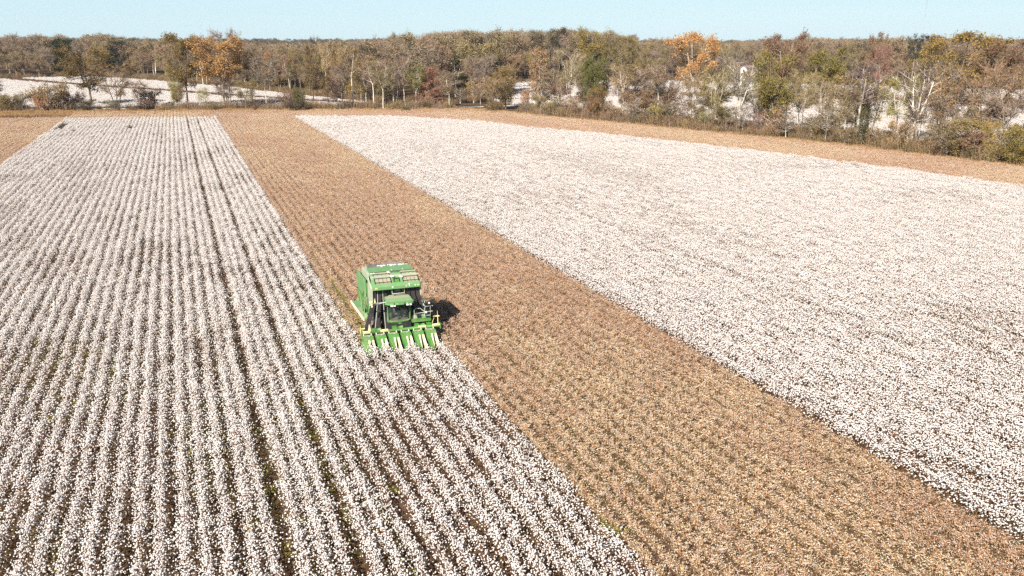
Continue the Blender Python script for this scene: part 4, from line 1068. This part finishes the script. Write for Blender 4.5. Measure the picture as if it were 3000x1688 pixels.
def edge_walk(pts, step, jit):
    pts = np.asarray(pts, float); d = np.concatenate([[0], np.cumsum(np.linalg.norm(np.diff(pts, axis=0), axis=1))])
    s = np.arange(0, d[-1], step) + rngT.uniform(-jit, jit, len(np.arange(0, d[-1], step)))
    s = np.clip(s, 0, d[-1])
    return np.stack([np.interp(s, d, pts[:, 0]), np.interp(s, d, pts[:, 1])], 1)
def onframe(P, top=0, mx=.03):
    x, y, z = proj(P); return (z > 5) & (x > -W * mx) & (x < W * (1 + mx)) & (y < H)

RT = [(108, 283), (111, 266), (119, 244), (132, 199), (139, 176), (143, 161), (145, 144), (148, 130), (150.5, 112), (152, 100)]
outw = np.array([0.93, 0.37])
# right tree line: saplings on the edge, thin trees behind them
for p in edge_walk(RT, 4.3, 1.6):
    q = p + outw * rngT.uniform(.5, 4.)
    P = np.array([q[0], q[1], 0.])
    if onframe(P)[0]: fill('edge', ['sapling', 'sapling', 'shrub', 'round'] if rngT.uniform() < .5 else ['sapling'], P, rngT.uniform(3.8, 8.2), rngT.uniform(3.0, 5.2), (PALE, GREY, PALE)[rngT.integers(0, 3)])
for p in edge_walk(RT, 3.7, 1.8):
    q = p + outw * rngT.uniform(4, 24)
    P = np.array([q[0], q[1], 0.])
    if onframe(P)[0] and not hides_hero(P, .22): fill('line', ['bare', 'oak_thin', 'oak_thin', 'sycamore', 'vase', 'narrow'], P, rngT.uniform(9, 15), rngT.uniform(6, 10.5), (PALE, GREY, PALE, BROWN)[rngT.integers(0, 4)],
                           pal=[(MAUVE, 'mauve grey', 6), (TAN, 'tan', 10), (OLIVE, 'olive', 6), (YELOL, 'yellow olive', 5), (RUST, 'rust brown', 2)])
# left row by the road
for p in edge_walk([(44, 324), (73, 312), (94, 305)], 4.2, 2.0):
    q = p + np.array([rngT.uniform(-1, 1), rngT.uniform(-1, 10)])
    P = np.array([q[0], q[1], 0.])
    if onframe(P)[0] and not hides_hero(P): fill('road', ['sapling', 'bare', 'oak_thin', 'vase', 'bare'], P, rngT.uniform(7, 17), rngT.uniform(5, 9), (PALE, GREY, BROWN)[rngT.integers(0, 3)],
                           pal=[(MAUVE, 'mauve grey', 8), (TAN, 'tan', 8), (OLIVE, 'olive', 6)])
for p in edge_walk([(-90, 352), (-56, 344), (-30, 340), (-6, 335)], 9., 3):
    P = np.array([p[0], p[1] + rngT.uniform(2, 12), 0.])
    if onframe(P)[0]: fill('road', ['sapling', 'shrub', 'shrub'], P, rngT.uniform(2.5, 5.5), rngT.uniform(4, 6.5), GREY)
# woods: rows behind their edge
WOOD = [(-190, 640), (-102, 644), (-45, 636), (-8, 577), (24, 502), (59, 400), (75, 352), (96, 340), (118, 345), (128, 410), (146, 520), (163, 556), (189, 500), (229, 498), (272, 486), (322, 430), (372, 360), (420, 290)]
def wood_normal(p):
    c = np.array(p) / np.linalg.norm(p); return c
SKY = np.array([(0, 112), (150, 103), (250, 104), (330, 106), (400, 124), (480, 122), (560, 124), (720, 131), (850, 134), (960, 135), (1010, 132), (1100, 124), (1170, 112), (1300, 106), (1450, 99), (1600, 94), (1750, 94), (1840, 108), (1900, 120), (1960, 122), (2100, 122), (2200, 122), (2300, 119), (2400, 117), (2500, 118), (2600, 116), (2680, 118), (2800, 118), (2950, 124), (3000, 122)], float)
def sky_height(P, lo, hi, slack):
    x = float(np.clip(proj(P)[0][0] / S3, 0, 3000))
    return float(np.clip(find_height(P[0], P[1], P[2], (np.interp(x, SKY[:, 0], SKY[:, 1]) + slack) * S3), lo, hi))
wood_all = []
for row, (off, step, h0, h1) in enumerate(((3, 7.4, 12, 18), (12, 8.6, 15, 21), (24, 10, 19, 25), (40, 12, 20, 26))):
    for p in edge_walk(WOOD, step, step * .4):
        q = p + wood_normal(p) * (off + rngT.uniform(-4, 4))
        z = float(terrain(q[0], q[1]))
        P = np.array([q[0], q[1], z])
        if not onframe(P, mx=.02)[0] or hides_landmark(P): continue
        dist = np.linalg.norm(q)
        hh = min(rngT.uniform(h0, h1), sky_height(P, 9, 32, rngT.uniform(0, 24))) if row < 2 else sky_height(P, 12, 31, rngT.uniform(-5, 16))
        wood_all.append((row, P, hh))
wood_all.sort(key=lambda a: (a[0] > 1, np.linalg.norm(a[1][:2]) / a[2]))
budget = max(0, 290 - sum(1 for t in TREES if t['o']['category'] == 'tree'))
wood_rest = wood_all[budget:]
for row, P, hh in wood_all[:budget]:
    fill(('woodfront', 'wood', 'woodback', 'woodback')[row], ['oak_thin', 'oak', 'bare', 'bare', 'narrow', 'oak_thin', 'sycamore'] if row < 2 else ['oak', 'oak_thin', 'bare'], P, hh, hh * rngT.uniform(.40, .62), (GREY, PALE, BROWN, GREY, BROWN)[rngT.integers(0, 5)])

FORM = dict(oak='leafy broad tree', oak_thin='thin leaved tree', bare='twiggy bare tree', vase='many stemmed tree', round='rounded bush tree', sycamore='high crowned tree', narrow='narrow upright tree', sapling='slender sapling', shrub='bushy shrub', forked='forked tree', fan='fan tree', cedar='evergreen', evergreen='evergreen', orange_oak='broad tree', cypress='cypress', pine='pine')
ZONE = dict(edge='at the front of the right tree line', line='inside the right tree line', road='in the row along the road', woodfront='on the front edge of the far woods', wood='in the far woods', woodback='deep in the far woods')
def short(lab):
    for cut in (' standing', ' with', ' on a', ' at the', ' in the', ' right of', ' left of', ' beside', ' between', ' close', ' under', ' before', ' whose', ', ', ' near', ' behind', ' above', ' breaking', ' showing', ' sticking', ' wrapped', ' cut'):
        i = lab.find(cut)
        if i > 12: lab = lab[:i]
    return lab
cands = []
for x, t in HLM:
    s = short(t['o']['label'])
    cands.append((x, s))
cnt = {}
for x, s in cands: cnt[s] = cnt.get(s, 0) + 1
cands = [(x, s) for x, s in cands if cnt[s] == 1 and len(s.split()) <= 5]
groups = {}
for f in FILL:
    near = min(cands, key=lambda c: abs(c[0] - f['x']))
    side = 'right' if f['x'] >= near[0] else 'left'
    f['key'] = (f['zone'], f['kind'], f['col'], near[1], side)
    groups.setdefault(f['key'], []).append(f)
ORD = ['first', 'second', 'third', 'fourth', 'fifth', 'sixth', 'seventh', 'eighth', 'ninth']
ZS = dict(edge='front', line='tree line', road='roadside', woodfront='wood edge', wood='far wood', woodback='deep wood')
for key, L_ in groups.items():
    zone, kn, col, lm, side = key
    L_.sort(key=lambda f: abs(f['x'] - [c[0] for c in cands if c[1] == lm][0]))
    for i, f in enumerate(L_):
        pos = '' if len(L_) == 1 else ORD[min(i, 8)] + ' '
        f['o']['label'] = '%s%s %s %s, %s of the %s' % (pos, ZS[zone], col, FORM[kn], side, lm)
        f['o']['group'] = {'edge': 'small trees at the front of the right tree line', 'line': 'trees of the right tree line', 'road': 'trees along the road'}.get(zone, 'trees of the far woods')
        if kn == 'shrub': f['o'].name = 'shrub'; f['o']['category'] = 'shrub'

# the wood beyond the trees one can tell apart, low brush under the trees, far hills
def leaf_fixed(c):
    return mat_island('leaf_of_the_far_wood', [tuple(a * b for a, b in zip(c, f)) for f in ((0.82, 0.86, 0.9), (1.0, 1.0, 1.0), (1.2, 1.08, 0.85))], transl=.3, vlo=.6, vhi=1.4)
def merged(kn, var, leaf, bark):
    k = KINDS[kn][var]; me = k.T.copy(); b = bmesh.new(); b.from_mesh(k.T); n0 = len(b.faces)
    b.from_mesh(k.C); b.faces.ensure_lookup_table()
    for i, f in enumerate(b.faces):
        if i >= n0: f.material_index += 1
    b.to_mesh(me); b.free(); me.materials.clear()
    tw_ = mat_island('twig_of_the_far_wood', [tuple(.5 * a + .5 * b for a, b in zip(leaf, c)) for c in ((0.20, 0.15, 0.11), (0.30, 0.235, 0.18))])
    for m_ in (tw_, tw_, leaf_fixed(leaf)): me.materials.append(m_)
    o = bpy.data.objects.new('wood_' + kn + str(var), me); o.color = (*leaf, 1)
    return o
WPRO = [merged('oak', 0, OLIVE, GREY), merged('oak', 1, TAN, GREY), merged('oak_thin', 0, RUST, GREY), merged('oak_thin', 1, TAN, GREY), merged('oak_thin', 2, YELOL, GREY), merged('bare', 0, MAUVE, GREY), merged('bare', 1, MAUVE, GREY), merged('bare', 3, OLIVE, GREY), merged('oak', 2, ORANGE, GREY), merged('oak', 3, DKOL, GREY)]
for i, o in enumerate(WPRO): o.name = 'wood_piece_%02d' % i
pts = [a[1] for a in wood_rest]; sc_l = [(a[2] / 18 * rngT.uniform(.85, 1.15),) * 2 + (a[2] / 18,) for a in wood_rest]
for off, step in ((58, 12), (80, 13), (108, 15), (140, 17), (180, 20), (230, 24), (300, 28)):
    for p in edge_walk(WOOD, step, step * .45):
        q = p + wood_normal(p) * (off + rngT.uniform(-9, 9)); z = float(terrain(q[0], q[1]))
        P = np.array([q[0], q[1], z])
        if onframe(P, mx=.2)[0]:
            s = sky_height(P, 12, 34, rngT.uniform(-4, 16)) / 18
            pts.append(P); sc_l.append((s * rngT.uniform(.9, 1.2),) * 2 + (s,))
# off to the sides of the picture
n = len(pts)
rot = np.zeros((n, 3)); rot[:, 2] = rngT.uniform(0, 6.28, n)
scatter('distant_wood', np.array(pts), rot, np.array(sc_l), rngT.choice(10, n, p=[.12, .14, .07, .14, .1, .14, .13, .08, .04, .04]), WPRO, 'autumn wood closing the view behind the fields', 'wood')
# far hills under trees
pts = []; scl = []
for a in np.linspace(-.75, .75, 420):
    for d0 in (1500, 1720, 1950, 2250):
        d = d0 + rngT.uniform(-90, 90); az = YAW + a + rngT.uniform(-.002, .002)
        P = np.array([d * math.sin(az), d * math.cos(az), 0]); P[2] = terrain(P[0], P[1]) + rngT.uniform(-1, 2)
        pts.append(P); s = rngT.uniform(.8, 1.25); scl.append((s * 1.6, s * 1.6, s))
HPRO = [merged('oak', 0, (.05, .065, .04), GREY), merged('oak', 1, (.075, .075, .05), GREY), merged('oak_thin', 0, (.10, .08, .06), GREY)]
for i, o in enumerate(HPRO): o.name = 'hill_piece_%02d' % i
n = len(pts); rot = np.zeros((n, 3)); rot[:, 2] = rngT.uniform(0, 6.28, n)
scatter('hill_forest', np.array(pts), rot, np.array(scl), rngT.integers(0, 3, n), HPRO, 'dark forest on the low hills at the horizon', 'forest')
# undergrowth
def brush(seed, leaf, mats):
    rng = np.random.default_rng(seed); m = MB()
    n = 130; A = np.stack([rng.normal(0, .7, n), rng.normal(0, .7, n), np.zeros(n)], 1)
    B = A + np.stack([rng.normal(0, .35, n), rng.normal(0, .35, n), rng.uniform(.7, 2.9, n)], 1)
    m.ribbons(A, B, .05, rng, 0)
    k = rng.integers(0, n, 620); u = rng.uniform(.15, 1.05, 620)[:, None]
    m.leaves(A[k] * (1 - u) + B[k] * u + rng.normal(0, .16, (620, 3)), .2, rng, 1)
    o = proto(m, 'brush_%02d' % seed, mats); o.color = (*leaf, 1); return o
M_TWB = mat_island('brush_twig', [(0.20, 0.135, 0.085), (0.32, 0.23, 0.15)])
BR = [brush(i, c, [M_TWB, leaf_fixed(c)]) for i, c in enumerate((TAN, OLIVE, RUST, MAUVE, YELOL, DKOL))]
pts = []
for p in edge_walk(RT, .40, .4):
    q = p + outw * abs(rngT.normal(4.5, 4.0)); pts.append((q[0], q[1], 0))
for p in edge_walk([(-6, 334), (20, 331), (47, 324), (73, 313), (94, 306)], .9, .6):
    pts.append((p[0], p[1] + rngT.normal(3, 3.5), 0))
for p in edge_walk([(-110, 358), (-56, 348), (-6, 337)], 2.6, 1.5):
    pts.append((p[0], p[1] + rngT.normal(3, 2.5), 0))
for p in edge_walk(WOOD, 1.8, 1):
    q = p + wood_normal(p) * rngT.uniform(-2, 8); pts.append((q[0], q[1], float(terrain(q[0], q[1]))))
for p in edge_walk([(198, 352), (240, 325), (277, 282), (330, 230)], 1.6, 1):
    pts.append((p[0], p[1] + rngT.normal(0, 2.5), 0))
pts = np.array(pts); pts = pts[visible(pts)]
n = len(pts); rot = np.zeros((n, 3)); rot[:, 2] = rngT.uniform(0, 6.28, n); s = rngT.uniform(.55, 1.35, n)
scatter('undergrowth', pts, rot, np.stack([s * 1.2, s * 1.2, s], 1), rngT.choice(6, n, p=[.28, .17, .17, .16, .08, .14]), BR, 'tangled brown brush under and between the trees', 'undergrowth')

# ---------------------------------------------------------------- far white fields
def poly_in(x, y, poly):
    c = np.zeros(len(x), bool); n = len(poly)
    for i in range(n):
        x1, y1 = poly[i]; x2, y2 = poly[(i + 1) % n]
        k = ((y1 > y) != (y2 > y)) & (x < (x2 - x1) * (y - y1) / (y2 - y1 + 1e-12) + x1)
        c ^= k
    return c
FL = [(-240, 392), (-110, 378), (-59, 371), (-6, 356), (30, 344), (66, 330), (72, 348), (56, 394), (22, 494), (-11, 568), (-48, 628), (-102, 636), (-240, 634)]
FR = [(118, 262), (120, 335), (132, 408), (150, 514), (164, 545), (188, 492), (229, 490), (270, 478), (318, 424), (366, 355), (410, 285), (330, 60), (182, 60), (176, 120), (165, 160), (150, 205), (136, 240)]
rngF = np.random.default_rng(5)
def far_field(poly, ang, hedge=None):
    ca, sa = math.cos(ang), math.sin(ang); out = []
    P2 = np.array(poly); lo, hi = P2.min(0), P2.max(0); c0 = (lo + hi) / 2; R_ = np.linalg.norm(hi - lo) / 2
    for u in np.arange(-R_, R_, ROW * 1.05):
        v = np.arange(-R_, R_, 4.2) + rngF.uniform(0, 4)
        out.append(np.stack([c0[0] + u * ca - v * sa, c0[1] + u * sa + v * ca], 1))
    q = np.concatenate(out); q = q[poly_in(q[:, 0], q[:, 1], poly)]
    P = np.stack([q[:, 0], q[:, 1], terrain(q[:, 0], q[:, 1])], 1)
    P = P[visible(P, .10, .1)]
    n = len(P); rot = np.zeros((n, 3)); rot[:, 2] = ang + rngF.integers(0, 2, n) * math.pi
    scl = np.stack([rngF.uniform(1.0, 1.3, n), np.full(n, 1.06), rngF.uniform(.75, 1.15, n)], 1)
    return P, rot, scl, n
P, rot, scl, n = far_field(FL, .35)
band = np.abs((P[:, 0] + 20) * .5 + (P[:, 1] - 500) * .28) < 3
scatter('cotton_crop', P[~band], rot[~band], scl[~band], rngF.integers(0, 5, (~band).sum()), COTF, 'far white cotton field beyond the road at the left', 'cotton crop')
P, rot, scl, n = far_field(FR, -.3)
hd = np.abs(np.interp(P[:, 0], [198, 240, 277, 330], [352, 325, 282, 230]) - P[:, 1]) > 5
scatter('cotton_crop', P[hd], rot[hd], scl[hd], rngF.integers(0, 5, hd.sum()), [bpy.data.objects.new(p.name, p.data) for p in COTF], 'far white cotton field seen through the right tree line', 'cotton crop')

# ---------------------------------------------------------------- verge grass, weeds
def tuft(seed, n, hgt, rad, wd, mats):
    rng = np.random.default_rng(seed); m = MB()
    A = np.stack([rng.normal(0, rad, n), rng.normal(0, rad, n), np.zeros(n)], 1)
    B = A + np.stack([rng.normal(0, .2, n), rng.normal(0, .2, n), rng.uniform(.5, 1, n)], 1) * hgt
    m.ribbons(A, B, wd, rng, 0, wd * .25)
    return proto(m, 'tuft_%02d' % seed, mats)
TU = [tuft(i, 150, .9, .42, .06, [M_DRYGRASS]) for i in range(4)]
pts = []
for p in edge_walk(RT, .42, .4):
    q = p + outw * rngT.uniform(-4.0, 2.5); pts.append((q[0], q[1], 0))
for p in edge_walk([(-130, 360), (-56, 344), (-6, 335), (47, 323), (73, 312), (94, 305), (106, 286)], .16, .2):
    pts.append((p[0], p[1] + rngT.uniform(-17, 5), 0))
pts = np.array(pts); pts = pts[visible(pts)]
n = len(pts); rot = np.zeros((n, 3)); rot[:, 2] = rngT.uniform(0, 6.28, n); s = rngT.uniform(.5, 1.15, n)
scatter('dry_grass', pts, rot, np.stack([s * 1.3, s * 1.3, s], 1), rngT.integers(0, 4, n), TU, 'orange tan dry grass on the verge below the trees', 'grass')
def weed(seed):
    rng = np.random.default_rng(seed); m = MB(); n = 60
    Q = np.stack([rng.normal(0, .22, n), rng.normal(0, .22, n), rng.uniform(.02, .42, n)], 1)
    m.leaves(Q, .11, rng, 0, flat=.5); return proto(m, 'weed_%02d' % seed, [M_WEED])
WD = [weed(i) for i in range(4)]
n0 = 9000
q = np.stack([rngT.uniform(X_PASS, X_RIGHT, n0), rngT.uniform(14, 56, n0)], 1)
k = vnoise(q[:, 0] * .13, q[:, 1] * .10, 31) * .6 + vnoise(q[:, 0] * .4, q[:, 1] * .3, 32) * .4 - .0012 * (q[:, 1] - 20)
k = (k > .58) & (rngT.uniform(0, 1, n0) < .6)
q = q[k]
n1 = 1500; k_ = rngT.integers(0, 45, n1)
q2 = np.stack([X_CUT - k_ * ROW + rngT.normal(0, .1, n1), rngT.uniform(22, 75, n1)], 1)
q2 = q2[vnoise(q2[:, 0] * .2, q2[:, 1] * .15, 41) > .58]
q3 = np.stack([rngT.uniform(X_CUT, X_CUT + 1.3, 160), rngT.uniform(62, 84, 160)], 1)
q = np.concatenate([q, q2, q3]); P = np.stack([q[:, 0], q[:, 1], np.zeros(len(q))], 1); P = P[visible(P)]
n = len(P); rot = np.zeros((n, 3)); rot[:, 2] = rngT.uniform(0, 6.28, n); s = rngT.uniform(.6, 1.2, n)
scatter('weeds', P, rot, np.stack([s, s, s], 1), rngT.integers(0, 4, n), WD, 'yellow green weeds between the cotton stalks', 'weeds')

# ---------------------------------------------------------------- road, log, house, poles, mast
RD = np.array([(-190, 392), (-110, 374), (-59, 362), (-29, 356), (8, 345), (48, 331), (75, 321), (96, 317), (118, 318), (150, 330)], float)
m = MB()
t = np.gradient(RD, axis=0); t /= np.linalg.norm(t, axis=1, keepdims=True); nn = np.stack([-t[:, 1], t[:, 0]], 1)
V = np.concatenate([np.c_[RD - nn * 2.6, np.full(len(RD), .06)], np.c_[RD - nn * 1.5, np.full(len(RD), .13)], np.c_[RD + nn * 1.5, np.full(len(RD), .13)], np.c_[RD + nn * 2.6, np.full(len(RD), .06)]])
V[:, 2] += terrain(V[:, 0], V[:, 1]); k = len(RD)
m.add(V, [[j * k + i, j * k + i + 1, (j + 1) * k + i + 1, (j + 1) * k + i] for j in range(3) for i in range(k - 1)], 0, True)
tag(m.obj('road', mat_plain('pale_gravel', (.52, .49, .44), .95, dirt=(.34, .29, .23), dscale=.35, damt=.6)), 'pale gravel road running along the row of trees', 'road', kind='structure')

lg = empty('fallen_log', tuple(gnd(1006 * S3, 318 * S3)), 'fallen pale log lying propped on the dry verge below the slender sycamore', 'log')
m = MB(); m.tube([(-3.2, 0, .25), (0, .3, .9), (3.6, .4, 2.2)], [.24, .2, .09], 7); t_ = m.obj('trunk', M_BARK, lg); t_.color = (*PALE, 1)
m = MB(); m.tube([(.8, .3, 1.1), (1.6, -.5, 1.9)], [.09, .04], 5); b_ = m.obj('branch', M_BARK, lg); b_.color = (*PALE, 1)

def at_d(x3, d):
    r = ray(x3 * S3, VPY); r = r / np.linalg.norm(r[:2]); dd = d / math.cos(math.atan2(r[0], r[1]) - YAW)
    p = np.array([r[0] * dd, r[1] * dd, 0.]); p[2] = terrain(p[0], p[1]); return p
p = at_d(2197, 500); zt = find_height(p[0], p[1], p[2], 193 * S3); zb = find_height(p[0], p[1], p[2], 214 * S3)
hs = empty('house', tuple(p), 'small white gabled house with a mauve roof half hidden in the woods', 'house')
hs.rotation_euler = (0, 0, -YAW - .75)
m = MB(); m.prism([(-1.7, 0), (1.7, 0), (1.7, zb + 2.8), (0, zt), (-1.7, zb + 2.8)], 1, -5, 5); wl = m.obj('wall', mat_plain('white_siding', (.62, .61, .58), .7), hs)
m = MB()
for s_ in (-1, 1):
    m.hexa([(s_ * 2.0, -5.4, zb + 2.55), (0, -5.4, zt + .05), (0, 5.4, zt + .05), (s_ * 2.0, 5.4, zb + 2.55)], [(s_ * 2.0, -5.4, zb + 2.75), (0, -5.4, zt + .25), (0, 5.4, zt + .25), (s_ * 2.0, 5.4, zb + 2.75)])
m.obj('roof', mat_plain('mauve_shingle', (.30, .20, .22), .85, dscale=2), hs)
for x_, z_ in ((0, zb + 1.3), (-.9, zb - .6), (.9, zb - .6)):
    m = MB(); m.box((x_, -5.03, z_), (.95, .08, 1.4)); m.obj('window', M_DARK, hs)
    m = MB(); m.box((-1.73, x_ * 1.6, z_ - .4), (.08, 1.0, 1.3)); m.obj('window', M_DARK, hs)
m = MB(); m.box((0, -5.03, 1.1), (1, .08, 2.1)); m.obj('door', M_DARK, hs)

M_POLE = mat_plain('weathered_pole', (.42, .39, .34), .9, dscale=1)
p = at_d(2170, 260); hh = find_height(p[0], p[1], p[2], 173 * S3)
up = empty('utility_pole', tuple(p), 'pale utility pole with one crossarm rising out of the woods left of the white house', 'pole')
m = MB(); m.tube([(0, 0, 0), (0, 0, hh)], [.2, .12], 8); m.obj('pole', M_POLE, up)
m = MB(); m.box((0, 0, hh - 1.0), (2.6, .12, .14)); ca_ = m.obj('crossarm', M_POLE, up)
for x_ in (-1.1, 0.35, 1.1):
    m = MB(); m.tube([(x_, 0, hh - .93), (x_, 0, hh - .7)], .05, 6); m.obj('insulator', M_DARK, ca_)

p = at_d(2701, 1900)
ms = empty('radio_mast', tuple(p), 'very tall thin radio mast rising into the sky at the right', 'mast')
MH = 176.
mm = mat_plain('galvanised_steel', (.34, .37, .40), .5, dscale=.05)
m = MB()
for a in range(3):
    an = a * 2.094; m.tube([(.55 * math.cos(an), .55 * math.sin(an), 0), (.55 * math.cos(an), .55 * math.sin(an), MH)], .11, 5)
for z in np.arange(0, MH, 2.2):
    for a in range(3):
        a1, a2 = a * 2.094, (a + 1) * 2.094
        m.tube([(.55 * math.cos(a1), .55 * math.sin(a1), z), (.55 * math.cos(a2), .55 * math.sin(a2), z + 2.2)], .05, 3, cap=False)
m.obj('lattice', mm, ms)
for hz_ in (70, 125, 172):
    for a in range(3):
        an = a * 2.094 + .4; m = MB(); m.tube([(0, 0, hz_), (95 * math.cos(an), 95 * math.sin(an), 0)], .02, 3, cap=False); m.obj('guy_wire', mm, ms)

HAZE = 0.00005
# ---------------------------------------------------------------- the air between the camera and the far woods
hz = MB(); hz.box((0, 1650, 99), (7400, 4700, 202))
M_AIR = bpy.data.materials.new('pale_air'); M_AIR.use_nodes = True
for n_ in list(M_AIR.node_tree.nodes): M_AIR.node_tree.nodes.remove(n_)
po = M_AIR.node_tree.nodes.new('ShaderNodeOutputMaterial'); pv = M_AIR.node_tree.nodes.new('ShaderNodeVolumePrincipled')
pv.inputs['Color'].default_value = (.92, .96, 1.0, 1); pv.inputs['Density'].default_value = HAZE; pv.inputs['Anisotropy'].default_value = 0.0
M_AIR.node_tree.links.new(pv.outputs[0], po.inputs['Volume'])
tag(hz.obj('haze', M_AIR), 'thin pale haze in the air over the fields', 'haze', kind='stuff')
